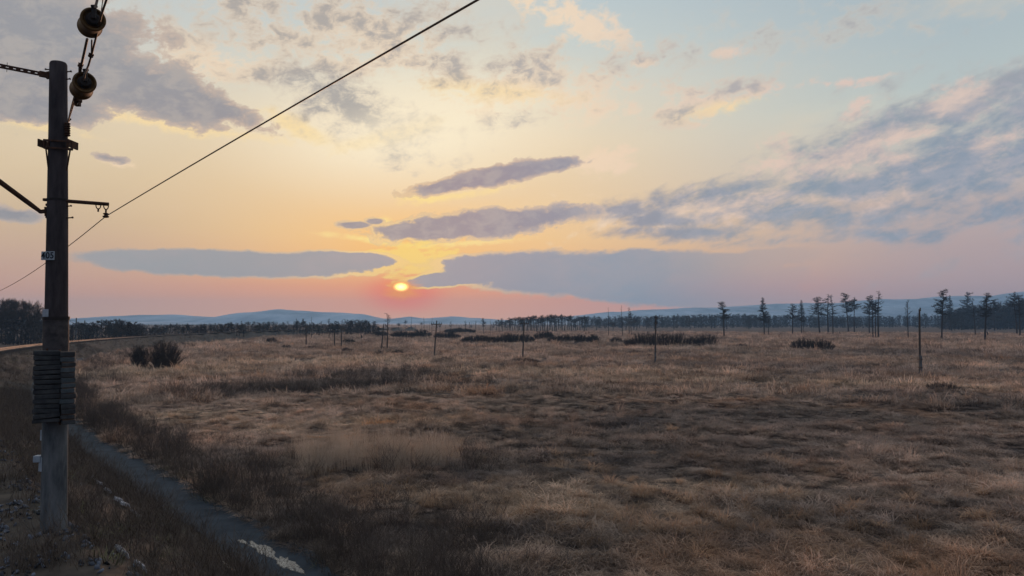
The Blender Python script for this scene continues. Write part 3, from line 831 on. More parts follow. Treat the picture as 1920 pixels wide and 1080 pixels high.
# ------------------------------------------------------------------ snow, ice
def patch(name, cx, cy, a, b, rz, m, label, cat, group=None, lift=.035, seed=0, dome=.05, holes=0.0):
    n, rings = 40, 7
    V = [(cx, cy, hz(cx, cy) + lift + dome)]
    for j in range(1, rings + 1):
        q = j / rings
        for k in range(n):
            th = 2 * math.pi * k / n
            e = 1 + (fbm(np.array([math.cos(th) * 4 + seed]), np.array([math.sin(th) * 4]), seed, 4)[0] - .5) * 1.5
            u, v = a * q * e * math.cos(th), b * q * e * math.sin(th)
            x = cx + u * math.cos(rz) - v * math.sin(rz); y = cy + u * math.sin(rz) + v * math.cos(rz)
            z = hz(x, y) + lift + dome * (1 - q * q) + (vnoise(np.array([x * 6]), np.array([y * 6]), seed)[0] - .5) * .03 - (.05 if j == rings else 0)
            V.append((x, y, z))
    Fq = [(0, 1 + k, 1 + (k + 1) % n) for k in range(n)]
    for j in range(rings - 1):
        for k in range(n):
            b0 = 1 + j * n
            Fq.append((b0 + k, b0 + n + k, b0 + n + (k + 1) % n, b0 + (k + 1) % n))
    me = bpy.data.meshes.new(name); me.from_pydata(V, [], Fq); me.update(); me.materials.append(m)
    o = meshobj(name, me); tag(o, label, cat, group)
    return o
RZ = math.atan2(DV.y, DV.x)
for i, (px, py, zz, a, b, lb) in enumerate([(490, 1030, .27, .80, .20, 'largest pale icy patch on the gravel track at the bottom edge'), (536, 1056, .27, .62, .19, 'pale icy patch below the largest one, running out at the bottom edge'), (456, 1017, .27, .28, .09, 'small icy tip at the upper end of the pale track patch'),
                                            (560, 1070, .27, .3, .08, 'small icy tip at the lower end of the pale track patch'), (432, 1071, .5, .45, .10, 'small bright icy scrap in the weeds left of the track patch')]):
    p = G(px, py, zz)
    patch('ice_patch', p.x, p.y, a, b, RZ, M_ice, lb, 'ice patch', seed=4 + 5 * i, dome=.015, lift=.045)
for i, (px, py, zz, a, b) in enumerate([(176, 897, 1.05, .22, .06), (186, 906, 1.05, .26, .09), (203, 921, 1.05, .34, .08), (222, 938, 1.05, .24, .10), (235, 946, 1.05, .28, .11), (250, 960, 1.05, .26, .06), (260, 973, 1.05, .3, .07)]):
    p = G(px, py, zz)
    patch('snow_patch', p.x, p.y, a, b, RZ + .1 * math.sin(i * 5), M_snow, 'scrap of old snow in the broken line along the weedy bank beside the pole', 'snow', 'snow scraps in a line along the bank', seed=10 + i * 3, dome=.04, lift=.10)
for i, (px, py, zz, a, b) in enumerate([(228, 1040, 1.75, .42, .06), (262, 1064, 1.75, .3, .05)]):
    p = G(px, py, zz)
    patch('snow_patch', p.x, p.y, a, b, RZ, M_snow, 'thin snow crust at the lip of the ballast near the bottom left corner', 'snow', 'snow crusts at the ballast lip', seed=20 + i, dome=.04, lift=.10)
for (px, py, a, b, rz, lb, sd_) in [(182, 650, 2.2, .5, .5, 'white snow streak on the far bank left of the bare bushes, lower of three', 11), (186, 646, 3.6, .55, 2.5, 'long white snow streak slanting down the far bank left of the bare bushes', 12), (197, 645, 3.4, .6, .3, 'flat white snow streak at the foot of the far bank left of the bare bushes', 13),
                                    (1530, 656, 2.2, .9, .1, 'white snow scrap in front of the low bush on the right field', 14), (1314, 650, 1.0, .6, 0, 'tiny snow scrap under the long dark thicket', 15)]:
    p = G(px, py)
    patch('snow_patch', p.x, p.y, a, b, rz, M_snow, lb, 'snow', seed=sd_, dome=.1, lift=.18)

# ------------------------------------------------------------------ trees
def twig_tri(V, Fq, p, d, l, w_, r_):
    d = d.normalized()
    s_ = d.cross(Vector((r_.gauss(0, 1), r_.gauss(0, 1), r_.gauss(0, 1))))
    if s_.length < 1e-4: return
    s_ = s_.normalized() * w_ * .5
    b = len(V)
    V.extend([p - s_, p + s_, p + d * l]); Fq.append((b, b + 1, b + 2))
def conifer(seed, style):
    """one larch, ten metres tall, returned as trunk mesh and crown mesh"""
    r_ = random.Random(seed)
    H = 10.0
    tb = MB(); pts = []; rad = []
    lx, ly = r_.gauss(0, .02), r_.gauss(0, .02)
    k1, k2 = r_.uniform(0, 6), r_.uniform(0, 6)
    def axis(z):
        return Vector((lx * z + .12 * math.sin(z * .5 + k1) * z / H, ly * z + .12 * math.sin(z * .45 + k2) * z / H, z))
    for k in range(13):
        z = H * k / 12
        pts.append(axis(z)); rad.append((.135 if style != 'dead' else .10) * (1 - z / H) ** .75 + .018)
    rad[0] *= 1.35
    pts[0] = pts[0] - Vector((0, 0, .5))
    tb.tube(pts, rad, 7)
    cb_ = MB(); V, Fq = [], []
    z0 = {'flat': .50, 'cone': .36, 'sparse': .45, 'dead': .30, 'tuft': .66, 'curl': .62}[style]
    nb = {'flat': 58, 'cone': 95, 'sparse': 38, 'dead': 26, 'tuft': 40, 'curl': 16}[style]
    for i in range(nb):
        q = (i + r_.random()) / nb
        q = z0 + (1 - z0) * q
        z = q * H * .99
        up = (q - z0) / (1 - z0)
        if style == 'flat':
            L = (1.9 * (1 - up) ** .45 + .25) * r_.uniform(.35, 1.1)
            if r_.random() < .25: L *= .4
        elif style == 'cone':
            L = (1.65 * (1 - up) ** .8 + .12) * r_.uniform(.6, 1.1)
        elif style == 'sparse':
            L = (1.5 * (1 - up) ** .5 + .2) * r_.uniform(.25, 1.1)
        elif style == 'tuft':
            L = (1.7 * math.sin(min(1, up * 1.05 + .1) * math.pi) ** .6 + .2) * r_.uniform(.5, 1.1)
        elif style == 'curl':
            L = (1.6 * (1 - up * .6)) * r_.uniform(.4, 1.0)
        else:
            L = r_.uniform(.15, .8) * (1 - up * .4)
        a = r_.uniform(0, 6.283)
        p = axis(z); d = Vector((math.cos(a), math.sin(a), r_.uniform(-.12, .22) if style != 'curl' else r_.uniform(.3, .9)))
        bp, br = [p], [.045 * (L / 1.5) + .012]
        n = 4
        for k in range(n):
            d = (d + Vector((r_.gauss(0, .13), r_.gauss(0, .13), .06 + r_.gauss(0, .10)))).normalized()
            p = p + d * L / n
            bp.append(p); br.append(br[0] * (1 - (k + 1) / n) + .008)
        cb_.tube(bp, br, 3, False)
        nt = int(L * ({'dead': 4, 'sparse': 13, 'curl': 14}.get(style, 24))) + 1
        for k in range(nt):
            f = r_.uniform(.12, 1) * n; j = min(n - 1, int(f))
            pp = bp[j].lerp(bp[j + 1], f - j)
            dd = Vector((d.x * .5 + r_.gauss(0, .7), d.y * .5 + r_.gauss(0, .7), r_.gauss(.1, .35)))
            twig_tri(V, Fq, pp, dd, r_.uniform(.18, .55) * min(1, L + .3), .055, r_)
            twig_tri(V, Fq, pp + dd.normalized() * .1, dd + Vector((r_.gauss(0, .6), r_.gauss(0, .6), r_.gauss(0, .4))), r_.uniform(.12, .35), .06, r_)
    cb_.add(V, Fq)
    return tb.mesh('trunk', M_bark, True), cb_.mesh('crown', M_twig)
def broadleaf(seed, spread=.5, dens=1.0):
    r_ = random.Random(seed)
    tb = MB(); cb_ = MB(); V, Fq = [], []
    H = 10
    pts = [Vector((0, 0, -.5))]; rad = [.15]
    d = Vector((r_.gauss(0, .06), r_.gauss(0, .06), 1)).normalized(); p = Vector((0, 0, 0))
    for k in range(9):
        p = p + d * .95; d = (d + Vector((r_.gauss(0, .07), r_.gauss(0, .07), .1))).normalized()
        pts.append(p); rad.append(.13 * (1 - k / 9.5) + .012)
    tb.tube(pts, rad, 6)
    def grow(p, d, L, r0, lev):
        bp, br = [p], [r0]
        for k in range(3):
            d = (d + Vector((r_.gauss(0, .16), r_.gauss(0, .16), .12))).normalized()
            p = p + d * L / 3; bp.append(p); br.append(r0 * (1 - (k + 1) / 3.4))
        cb_.tube(bp, br, 3, False)
        if lev < 2:
            for k in range(4 if lev == 0 else 3):
                f = r_.uniform(.3, 1) * 3; j = min(2, int(f))
                dd = (d + Vector((r_.gauss(0, .6), r_.gauss(0, .6), r_.gauss(.1, .3)))).normalized()
                grow(bp[j].lerp(bp[j + 1], f - j), dd, L * r_.uniform(.4, .65), r0 * .5, lev + 1)
        for k in range(int((5 if lev < 2 else 9) * dens)):
            f = r_.uniform(.2, 1) * 3; j = min(2, int(f))
            dd = d + Vector((r_.gauss(0, .55), r_.gauss(0, .55), r_.gauss(.2, .4)))
            twig_tri(V, Fq, bp[j].lerp(bp[j + 1], f - j), dd, r_.uniform(.3, .8), .035, r_)
    for i in range(17):
        q = r_.uniform(.22, .95); j = min(8, int(q * 9))
        a = r_.uniform(0, 6.283)
        grow(pts[j], Vector((math.cos(a) * spread * 1.3, math.sin(a) * spread * 1.3, r_.uniform(.5, 1.1))).normalized(), r_.uniform(1.4, 3.0) * (1.15 - q * .6), .05, 0)
    cb_.add(V, Fq)
    return tb.mesh('trunk', M_bark, True), cb_.mesh('crown', M_twig2)
TP = {}
for st, k in (('flat', 4), ('cone', 3), ('sparse', 4), ('dead', 4), ('tuft', 4), ('curl', 2)):
    TP[st] = [conifer(100 + 31 * i + hash(len(st)) * 7 + ord(st[0]), st) for i in range(k)]
TP['leaf'] = [broadleaf(500 + i) for i in range(5)]
TP['bushy'] = [broadleaf(600 + i, .8, 1.6) for i in range(3)]
tree_rng = random.Random(5)
def tree(px, by, ty, style, label, group=None, name='larch_tree', wide=1.0, variant=None, lean=0.0):
    p = gpx(px, by)
    top = P(px, ty, p.y)
    h = max(1.5, top.z - p.z)
    tm, cm = TP[style][tree_rng.randrange(len(TP[style])) if variant is None else variant % len(TP[style])]
    e = empty(name, p, tree_rng.uniform(0, 6.28))
    s = h / 10
    if style in ('flat', 'tuft', 'sparse'): wide *= 1.28
    e.scale = (s * wide, s * wide, s)
    e.rotation_euler = (lean * .3, lean, tree_rng.uniform(0, 6.28)) if not lean else (0, lean, 0)
    meshobj('trunk', tm, e); meshobj('crown', cm, e)
    tag(e, label, 'tree', group)
    return e
# trees one can name, right half
single = [
 (1358, 633, 565, 'flat', 'lone bare larch with layered flat top, first tree right of the long thicket', 1.1),
 (1433, 630, 557, 'cone', 'pointed bushy conifer standing alone right of the lone flat-topped larch', 1.05),
 (1441, 628, 584, 'sparse', 'thin short tree pressed against the pointed bushy conifer', .8),
 (1486, 628, 569, 'flat', 'bare larch with long level branches reaching left, left of a dense-topped pair', 1.0),
 (1503, 628, 562, 'cone', 'larch with dense pointed top above a doubled dark trunk', .85),
 (1506, 628, 575, 'dead', 'slim straight trunk doubling the dense-topped larch', .7),
 (1537, 626, 557, 'flat', 'larch with broad drooping branches, left of the tall group over the field', 1.15),
 (1553, 626, 551, 'sparse', 'tall leaning larch in the middle of the group over the field', 1.0),
 (1562, 627, 552, 'sparse', 'narrow larch with open crown, right end of the three together', .75),
 (1591, 624, 549, 'flat', 'larch with lopsided crown and a bare top twig above the hill line', .95),
 (1602, 625, 557, 'tuft', 'umbrella-crowned larch just beside the lopsided one', .85),
 (1630, 627, 554, 'flat', 'bare larch with thick upper branches, left edge of the tight clump of four', .8),
 (1637, 635, 556, 'sparse', 'slender larch, second trunk of the tight clump of four', .7),
 (1642, 635, 562, 'tuft', 'slender larch, third trunk of the tight clump of four', .7),
 (1647, 634, 545, 'sparse', 'tallest larch of the tight clump, with a crooked top over the hills', .85),
 (1703, 638, 563, 'curl', 'leafless tree with forked top just left of the nearest bare pole', .9),
 (1766, 638, 543, 'flat', 'tall larch with even tiers of branches right of the nearest bare pole', .8),
 (1784, 618, 553, 'cone', 'dense dark larch behind the tall tiered one', .75),
 (1814, 617, 547, 'flat', 'larch with a twisted tip rising from the dark grove', .95),
 (1829, 630, 558, 'sparse', 'thin trunk standing in front of the dark grove', .7),
 (1847, 640, 549, 'flat', 'near larch with wide domed crown in front of the dark grove', 1.05),
 (1907, 629, 547, 'tuft', 'larch with broad flat crown at the right edge of the photo', .9),
 (1913, 632, 550, 'sparse', 'larch trunk doubling the flat-crowned one at the right edge', .9),
 (1141, 632, 576, 'dead', 'bare pole-like snag with a ragged tip left of the long thicket', .9),
 (1167, 632, 572, 'dead', 'tallest bare snag with a needle tip at the left end of the long thicket', 1.0),
 (1180, 630, 577, 'curl', 'bare tree with curling forked crown above the left end of the long thicket', .8),
 (1184, 630, 585, 'tuft', 'shorter trunk under the curling forked tree', .6),
 (726, 656, 588, 'curl', 'lone leafless tree with antler-like top under the setting sun', 1.25),
 (584, 636, 594, 'dead', 'tall dead larch with stubby tiers, left of the white-insulator pole', 1.3),
 (617, 636, 597, 'sparse', 'thin larch with curved top branches behind the white-insulator pole', .9),
 (555, 626, 597, 'curl', 'Y-topped bare tree standing above the left tree line', .8),
 (567, 630, 597, 'flat', 'small-crowned larch standing above the left tree line, right of the Y-topped one', .8),
 (795, 625, 594, 'dead', 'bare larch spire right of the setting sun, taller than its misty neighbours', 1.3),
 (810, 627, 595, 'dead', 'bare thin spire just left of the leaning pole under the sun', 1.0),
 (872, 619, 601, 'sparse', 'small misty larch alone between the leaning pole and the grove', 1.2),
 (907, 629, 596, 'flat', 'bushy-crowned larch at the left end of the central grove', .8),
 (892, 628, 601, 'dead', 'thin dead trunk beside the bushy-crowned larch of the central grove', .9),
 (919, 631, 599, 'dead', 'bare straight stick of a tree between the bushy-crowned larch and the grove', .9),
 (771, 618, 593, 'dead', 'faint dead spire in the mist right of the lone leafless tree', 1.2),
 (761, 618, 600, 'tuft', 'faint round-topped larch in the mist right of the lone leafless tree', 1.1),
 (453, 630, 601, 'sparse', 'ragged larch sticking out above the left tree line by the hill dip', 1.0),
 (1700, 612, 583, 'sparse', 'faint distant larch behind the forked-top tree', 1.0),
]
for px, by, ty, st, lb, wd in single:
    tree(px, by, ty, st, lb, None, 'larch_tree', wd)
# stands
def stand(n, x0, x1, b0, b1, prof, jit, styles, label, group, name='larch_tree', wide=(.8, 1.2)):
    r_ = random.Random(n * 13 + x0)
    for i in range(n):
        px = x0 + (x1 - x0) * (i + r_.uniform(.05, .95)) / n
        ty = float(np.interp(px, [q[0] for q in prof], [q[1] for q in prof])) + abs(r_.gauss(0, jit)) - jit * .4
        by = r_.uniform(b0, b1)
        st = r_.choice(styles)
        adj = {'tuft': 'flat-topped', 'bushy': 'broad twiggy', 'leaf': 'narrow twiggy', 'flat': 'tiered', 'dead': 'spire-like', 'sparse': 'thin-branched', 'cone': 'pointed'}[st]
        where = ('left end', 'left half', 'middle', 'right half', 'right end')[min(4, int((px - x0) / (x1 - x0) * 5))]
        tree(px, by, ty, st, adj + (' tree at the ' if 'end' in where else ' tree in the ') + where + ' of ' + label, group, name, r_.uniform(*wide))
stand(26, -30, 84, 640, 646, [(-30, 552), (0, 555), (30, 556), (60, 562), (85, 572)], 6, ['leaf'], 'the snowy wood behind the railway', 'trees of the snowy wood behind the railway', 'bare_tree', (.8, 1.1))
stand(20, 132, 268, 633, 640, [(130, 606), (160, 602), (200, 598), (235, 597), (262, 606)], 3, ['bushy', 'leaf', 'tuft'], 'the dark clump where the railway bends away', 'trees of the clump at the railway bend', 'bare_tree', (1.3, 1.8))
stand(46, 258, 490, 627, 636, [(260, 609), (330, 607), (400, 605), (480, 603)], 2.5, ['tuft', 'bushy', 'leaf', 'flat'], 'the low tree line under the left hills', 'trees of the low left tree line', 'bare_tree', (1.2, 1.8))
stand(46, 485, 706, 622, 630, [(485, 602), (560, 602), (620, 603), (650, 598), (690, 599), (706, 603)], 3, ['tuft', 'flat', 'bushy', 'sparse'], 'the stand beside the lone leafless tree', 'trees of the stand left of the lone tree', 'larch_tree', (1.1, 1.6))
stand(24, 725, 930, 616, 623, [(725, 606), (930, 603)], 4, ['dead', 'sparse', 'dead', 'tuft'], 'the misty gap below the sun', 'faint trunks in the misty gap', 'larch_tree', (1.0, 1.5))
stand(44, 930, 1100, 617, 624, [(930, 600), (960, 594), (1000, 591), (1045, 589), (1090, 592)], 3, ['tuft', 'flat', 'tuft'], 'the open-trunked central grove', 'larches of the central grove', 'larch_tree', (1.0, 1.6))
stand(44, 1095, 1420, 611, 619, [(1095, 592), (1200, 591), (1330, 588), (1420, 588)], 3.5, ['tuft', 'flat', 'bushy', 'cone'], 'the blue tree line behind the longest thicket', 'trees of the blue tree line behind the thicket', 'larch_tree', (1.3, 1.9))
stand(24, 1420, 1760, 610, 615, [(1420, 590), (1560, 588), (1640, 592), (1760, 586)], 3.5, ['tuft', 'bushy', 'sparse'], 'the faint tree line behind the spaced larches', 'faint trees behind the spaced larches', 'larch_tree', (1.0, 1.5))
stand(34, 1765, 1945, 614, 620, [(1765, 580), (1830, 570), (1870, 564), (1945, 558)], 5, ['bushy', 'tuft', 'flat', 'leaf'], 'the dark grove at the right edge', 'trees of the dark right grove', 'larch_tree', (.9, 1.3))
# far wood reading as one mass
def crude(r_, p, h, V, Fq):
    w_ = h * .03
    b = len(V)
    V.extend([p + Vector((-w_ * .5, 0, -1)), p + Vector((w_ * .5, 0, -1)), p + Vector((0, 0, h))]); Fq.append((b, b + 1, b + 2))
    for k in range(44):
        q = r_.uniform(.02, 1.0)
        a = r_.uniform(0, 6.283)
        rad = h * .2 * math.sin(min(1, (1.08 - q) * 1.5) * math.pi / 2) * r_.uniform(.2, 1)
        c = p + Vector((math.cos(a) * rad, math.sin(a) * rad, q * h * .95))
        d = Vector((r_.gauss(0, 1), r_.gauss(0, 1), r_.gauss(.3, .7)))
        twig_tri(V, Fq, c, d, h * r_.uniform(.08, .2), h * .06, r_)
V, Fq = [], []
r_ = random.Random(99)
for i in range(2600):
    px = r_.uniform(-400, 2350)
    if 700 < px < 925 and r_.random() < .8: continue
    ty = np.interp(px, [-400, 0, 240, 480, 700, 930, 1000, 1090, 1200, 1400, 1640, 1760, 1830, 1920, 2350], [596, 600, 610, 607, 607, 604, 600, 596, 592, 589, 592, 590, 580, 574, 575]) + abs(r_.gauss(0, 2.5))
    by = r_.uniform(609.5, 615.5)
    p = G(px, by); p.z = 0
    h = CZ + (HZ - ty) / F * p.y
    crude(r_, p, max(3, h), V, Fq)
def underwood(n, x0, x1, b0, b1, prof, jit):
    for i in range(n):
        px = r_.uniform(x0, x1)
        ty = float(np.interp(px, [q[0] for q in prof], [q[1] for q in prof])) + abs(r_.gauss(0, jit))
        p = G(px, r_.uniform(b0, b1)); p.z = 0
        crude(r_, p, max(2, CZ + (HZ - ty) / F * p.y), V, Fq)
underwood(420, 250, 712, 622, 631, [(250, 614), (330, 612), (480, 609), (600, 607), (650, 603), (690, 604), (712, 612)], 3)
underwood(330, 1098, 1770, 609.5, 613, [(1098, 600), (1200, 597), (1400, 593), (1600, 594), (1770, 592)], 2.5)
underwood(160, 1765, 1960, 613, 619, [(1765, 592), (1830, 578), (1870, 573), (1960, 566)], 5)
underwood(90, 128, 270, 634, 641, [(128, 614), (165, 608), (200, 604), (240, 602), (270, 614)], 4)
underwood(60, -60, 88, 641, 648, [(-60, 590), (60, 595), (88, 602)], 14)
me = bpy.data.meshes.new('far_wood'); me.from_pydata([tuple(v) for v in V], [], Fq); me.update(); me.materials.append(M_twig)
o = meshobj('far_woods', me); tag(o, kind='stuff')

# ------------------------------------------------------------------ bushes and thickets
def bush(x0, x1, by, ty, label, group=None, name='bush', dens=1.0, depth=.6, seed=0, m=M_twig2, stems_n=None, rnd=False):
    r_ = random.Random(seed + int(x0))
    by += 1.5; ty -= 1.5
    a, b = gpx(x0, by), gpx(x1, by)
    c = (a + b) / 2; c.z = hz(c.x, c.y)
    Wd = (b - a).length
    H = P((x0 + x1) / 2, ty, c.y).z - c.z
    tang = (b - a).normalized(); nor = Vector((-tang.y, tang.x, 0))
    V, Fq = [], []; mb = MB()
    px_m = c.y / 731.0
    wv = max(.018, px_m * .2)
    n = stems_n or int(38 * max(1, Wd / max(H, .5) / 1.2) * dens)
    dp = max(H * depth, Wd * .12)
    for i in range(n):
        u = r_.uniform(-1, 1)
        hh = H * (1 - (.8 if rnd else .5) * abs(u) ** 2.6) * r_.uniform(.55, 1.03) * (.8 + .3 * float(vnoise(np.array([u * Wd / H * .8 + seed]), np.array([0.]), 3)[0]))
        if rnd: hh = H * math.sqrt(max(.12, 1 - .92 * u * u)) * r_.uniform(.72, 1.05)
        base = tang * u * Wd * (.26 if rnd else .45) + nor * r_.uniform(-.5, .5) * dp
        ln = tang * (u * (.30 * Wd if rnd else .25 * H) + r_.gauss(0, .18) * H * .5) + nor * r_.gauss(0, .2) * H * .5
        p0 = base - Vector((0, 0, .2)); p1 = base + ln * .4 + Vector((0, 0, hh * .5)); p2 = base + ln + Vector((0, 0, hh))
        mb.tube([p0, p1, p2], [wv * .45, wv * .3, wv * .12], 3, False)
        for k in range(90 if rnd else 46):
            f = r_.uniform(.1, 1)
            q = p0.lerp(p1, f * 2) if f < .5 else p1.lerp(p2, f * 2 - 1)
            d = Vector((r_.gauss(0, .5), r_.gauss(0, .5), r_.uniform(.1, 1)))
            twig_tri(V, Fq, q, d, H * (r_.uniform(.06, .16) if rnd else r_.uniform(.08, .22)), wv, r_)
    mb.add(V, Fq)
    me = mb.mesh(name, m)
    o = meshobj(name, me); o.location = c
    tag(o, label, 'bush', group)
    return o
bush(249, 273, 692, 650, 'smaller bare bush standing left of the round bush on the left field', None, dens=3.4, seed=1, rnd=True, m=M_bushy)
bush(279, 337, 692, 640, 'large round bare bush on the left field, bigger of the pair', None, dens=4.2, seed=2, rnd=True, m=M_bushy)
bush(1168, 1318, 649, 624, 'longest dark thicket on the field, with a bare pole in front', None, 'thicket', 2.2, seed=3)
bush(1308, 1343, 650, 625, 'rounded bush closing the right end of the longest thicket', None, 'bush', 2.0, seed=4)
bush(864, 930, 643, 629, 'low domed thicket, left part of the dark row behind the middle pole', None, 'thicket', 2.4, seed=5)
bush(922, 1003, 642, 626, 'long thicket right behind the middle pole', None, 'thicket', 2.2, seed=6)
bush(1003, 1036, 636, 621, 'tall little thicket farther back between two dark thickets', None, 'thicket', 2.2, seed=7)
bush(1026, 1108, 642, 628, 'long low thicket right of the middle pole', None, 'thicket', 2.2, seed=8)
bush(1106, 1122, 641, 627, 'small bush at the right end of the low thicket right of the middle pole', None, 'bush', 2.2, seed=9)
bush(1144, 1166, 643, 633, 'faint small bush just left of the longest thicket', None, 'bush', 1.6, seed=10)
bush(1486, 1526, 656, 636, 'low round bush with snow before it, left of the pair', None, 'bush', 2.2, seed=11)
bush(1518, 1560, 658, 636, 'low bush trailing right, right of the pair by the snow scrap', None, 'bush', 2.0, seed=12)
bush(734, 778, 633, 621, 'dark thicket beside the lone leafless tree', None, 'thicket', 2.2, seed=13)
bush(776, 806, 632, 617, 'humped thicket between the lone leafless tree and the leaning pole', None, 'thicket', 2.2, seed=14)
bush(815, 862, 635, 622, 'thicket just right of the leaning pole', None, 'thicket', 2.0, seed=15)
bush(832, 892, 624, 616, 'faint flat thicket farther back in the mist right of the leaning pole', None, 'thicket', 2.0, seed=16)
bush(704, 726, 630, 620, 'thin faint thicket left of the lone leafless tree', None, 'thicket', 1.8, seed=17)
bush(644, 664, 643, 634, 'little dark bush right of the twin poles', None, 'bush', 1.6, seed=18)
bush(500, 516, 642, 633, 'little dark bush on the far left field', None, 'bush', 1.6, seed=19)
bush(220, 300, 640, 628, 'low scrub strip at the foot of the railway-bend clump', None, 'thicket', 2.0, seed=20)
for i, (x0, x1, by, ty, lb) in enumerate([(955, 1015, 680, 673, 'wide low scrub tussock at the foot of the middle cross-armed pole'), (700, 722, 664, 659, 'low scrub tussock left of the slanting pole foot'), (735, 756, 662, 657, 'low scrub tussock right of the lone leafless tree foot'),
                                          (640, 660, 658, 653, 'low scrub tussock at the foot of the twin poles'), (528, 546, 652, 647, 'small scrub tussock on the pale left field below the tree line'), (1740, 1795, 735, 712, 'largest scrub tussock, in the grass right of the nearest bare pole'),
                                          (820, 850, 676, 669, 'low scrub tussock at the foot of the leaning pole'), (1380, 1400, 650, 644, 'small scrub tussock right of the longest thicket'), (560, 600, 654, 650, 'flat scrub strip at the foot of the faint left pole')]):
    bush(x0, x1, by, ty, lb, 'low scrub tussocks on the field', 'scrub_tussock', 1.0, seed=40 + i, m=M_brush)
# stumps out on the field
for i, (px, by, ty, lb) in enumerate([(1575, 628, 622, 'dark leaning stump among the spaced larches'), (1852, 630, 622, 'short dark stump right beside the near domed larch'), (678, 636, 628, 'small dark stump on the pale field left of the lone leafless tree')]):
    p = gpx(px, by); h = P(px, ty, p.y).z - p.z
    mb = MB(); mb.tube([(0, 0, -.3), (.05, 0, h * .5), (-.15 * h, 0, h)], [h * .2, h * .16, h * .12], 7)
    for k in range(5):
        a = k * 1.25; mb.tube([(0, 0, .1), (math.cos(a) * h * .3, math.sin(a) * h * .3, -.1)], [h * .1, h * .04], 5)
    o = mb.obj('tree_stump', M_bark, None, True); o.location = p; tag(o, lb, 'stump')

# ------------------------------------------------------------------ old telegraph poles
def line_pole(px, by, tpx, ty, arms, label, stub=True, white=False, r0=None, armw=1.0):
    p = gpx(px, by); t = P(tpx, ty, p.y) - p
    h = t.z
    e = empty('utility_pole', p); tag(e, label, 'pole', 'old bare poles across the field')
    wv = r0 or max(.13, p.y * .0009)
    mb = MB(); n = 6
    mb.tube([t * (k / n) - Vector((0, 0, .4 if k == 0 else 0)) for k in range(n + 1)], [wv * (1.0 - .3 * k / n) for k in range(n + 1)], 8)
    mb.obj('shaft', M_wood, e, True)
    if stub:
        mb = MB(); off = Vector((-.02, -wv * 1.75, 0))
        mb.box(off + t * .14, (1, 0, 0), (0, 1, 0), t, wv * .85, wv * .7, h * .16, .02)
        mb.obj('stub_post', M_conc, e)
        mb = MB()
        for f in (.12, .24):
            mb.box(t * f + Vector((0, -wv * .8, 0)), (1, 0, 0), (0, 1, 0), (0, 0, 1), wv * 1.12, wv * 1.95, .035)
        mb.obj('wire_band', M_rust, e)
    for f, L, rz in arms:
        ax = Vector((math.cos(rz), math.sin(rz), 0)); ay = Vector((-ax.y, ax.x, 0))
        c = t * f + Vector((0, -wv * .75 - .06, 0))
        q = MB(); q.box(c, ax, ay, (0, 0, 1), L, .06, .07, .01)
        a = q.obj('crossarm', M_wood, e)
        for k in (-1, -.55, .55, 1):
            q = MB(); o_ = c + ax * L * .92 * k + Vector((0, 0, .07))
            q.lathe(o_, (0, 0, 1), [(0, .02), (.05, .02), (.06, .055), (.10, .06), (.12, .045), (.14, .055), (.19, .05), (.22, .02)], 8)
            q.obj('insulator', M_porc if white else M_insd, a, True)
    return e
line_pole(1725, 706, 1724, 580, [(.985, .5, 1.1)], 'nearest bare pole on the right field, ringed with wire near its foot')
line_pole(1228, 681, 1230, 591, [(.93, .42, .9), (.83, .42, .9)], 'bare pole in front of the longest dark thicket')
line_pole(980, 673, 983, 599, [(.9, .85, .35)], 'bare cross-armed pole before the middle thickets', False)
line_pole(814, 669, 819, 601, [(.9, .95, .2)], 'leaning cross-armed pole right of the setting sun', False)
line_pole(715, 656, 719.5, 608, [(.8, 1.2, .1)], 'slanting pole with crossarm touching the lone leafless tree', False)
line_pole(640, 653, 640, 615, [(.95, .75, .2)], 'right pole of the twin poles left of the lone leafless tree', False)
line_pole(627.5, 653, 627, 619, [(.97, 1.15, .1)], 'pole with pale insulators on its crossarm, left of the twin', False, True)
line_pole(574, 650, 574, 611, [(.95, .7, .1)], 'faint pole in front of the left stand of trees', False)
# mast of the railway seen behind the near pole
for px, by, ty, lb in [(142, 640, 596, 'distant railway mast just right of the near concrete pole'), (158, 638, 601, 'farther railway mast left of the railway-bend clump')]:
    p = gpx(px, by); h = P(px, ty, p.y).z - p.z
    e = empty('railway_mast', p); tag(e, lb, 'mast')
    q = MB(); q.tube([(0, 0, -.3), (0, 0, h)], [.24, .15], 10); q.obj('shaft', M_conc, e, True)
    q = MB(); q.tube([(0, -.1, h * .86), (-1.6, -1.3, h * .9)], .05, 6); q.tube([(0, -.1, h * .7), (-1.6, -1.3, h * .9)], .05, 6); q.obj('bracket_arm', M_rust, e, True)

# ------------------------------------------------------------------ railway track
rt = empty('railway_track', (0, 0, 0)); tag(rt, 'railway track with rusty rails curving away at far left', 'railway')
for s in (-1.5 - .76, -1.5 + .76):
    t = np.linspace(-20, 420, 240); q = MB(); pts = []
    for k in t:
        sc = s + float(curve(np.array([k]))[0]); x, y = ts_xy(k, sc)
        pts.append(Vector((x, y, hz(*ts_xy(k, -1.5 + float(curve(np.array([k]))[0]))) + .27)))
    vs, fs = [], []
    for i, p in enumerate(pts):
        tg = (pts[min(i + 1, len(pts) - 1)] - pts[max(i - 1, 0)]).normalized(); sd_ = Vector((tg.y, -tg.x, 0))
        for a, z in ((-.075, -.16), (.075, -.16), (.02, -.13), (.036, 0), (-.036, 0), (-.02, -.13)):
            vs.append(p + sd_ * a + Vector((0, 0, z)))
    for i in range(len(pts) - 1):
        for k in range(6):
            fs.append((i * 6 + k, i * 6 + (k + 1) % 6, i * 6 + 6 + (k + 1) % 6, i * 6 + 6 + k))
    q.add(vs, fs); q.obj('rail', M_rail, rt)
q = MB()
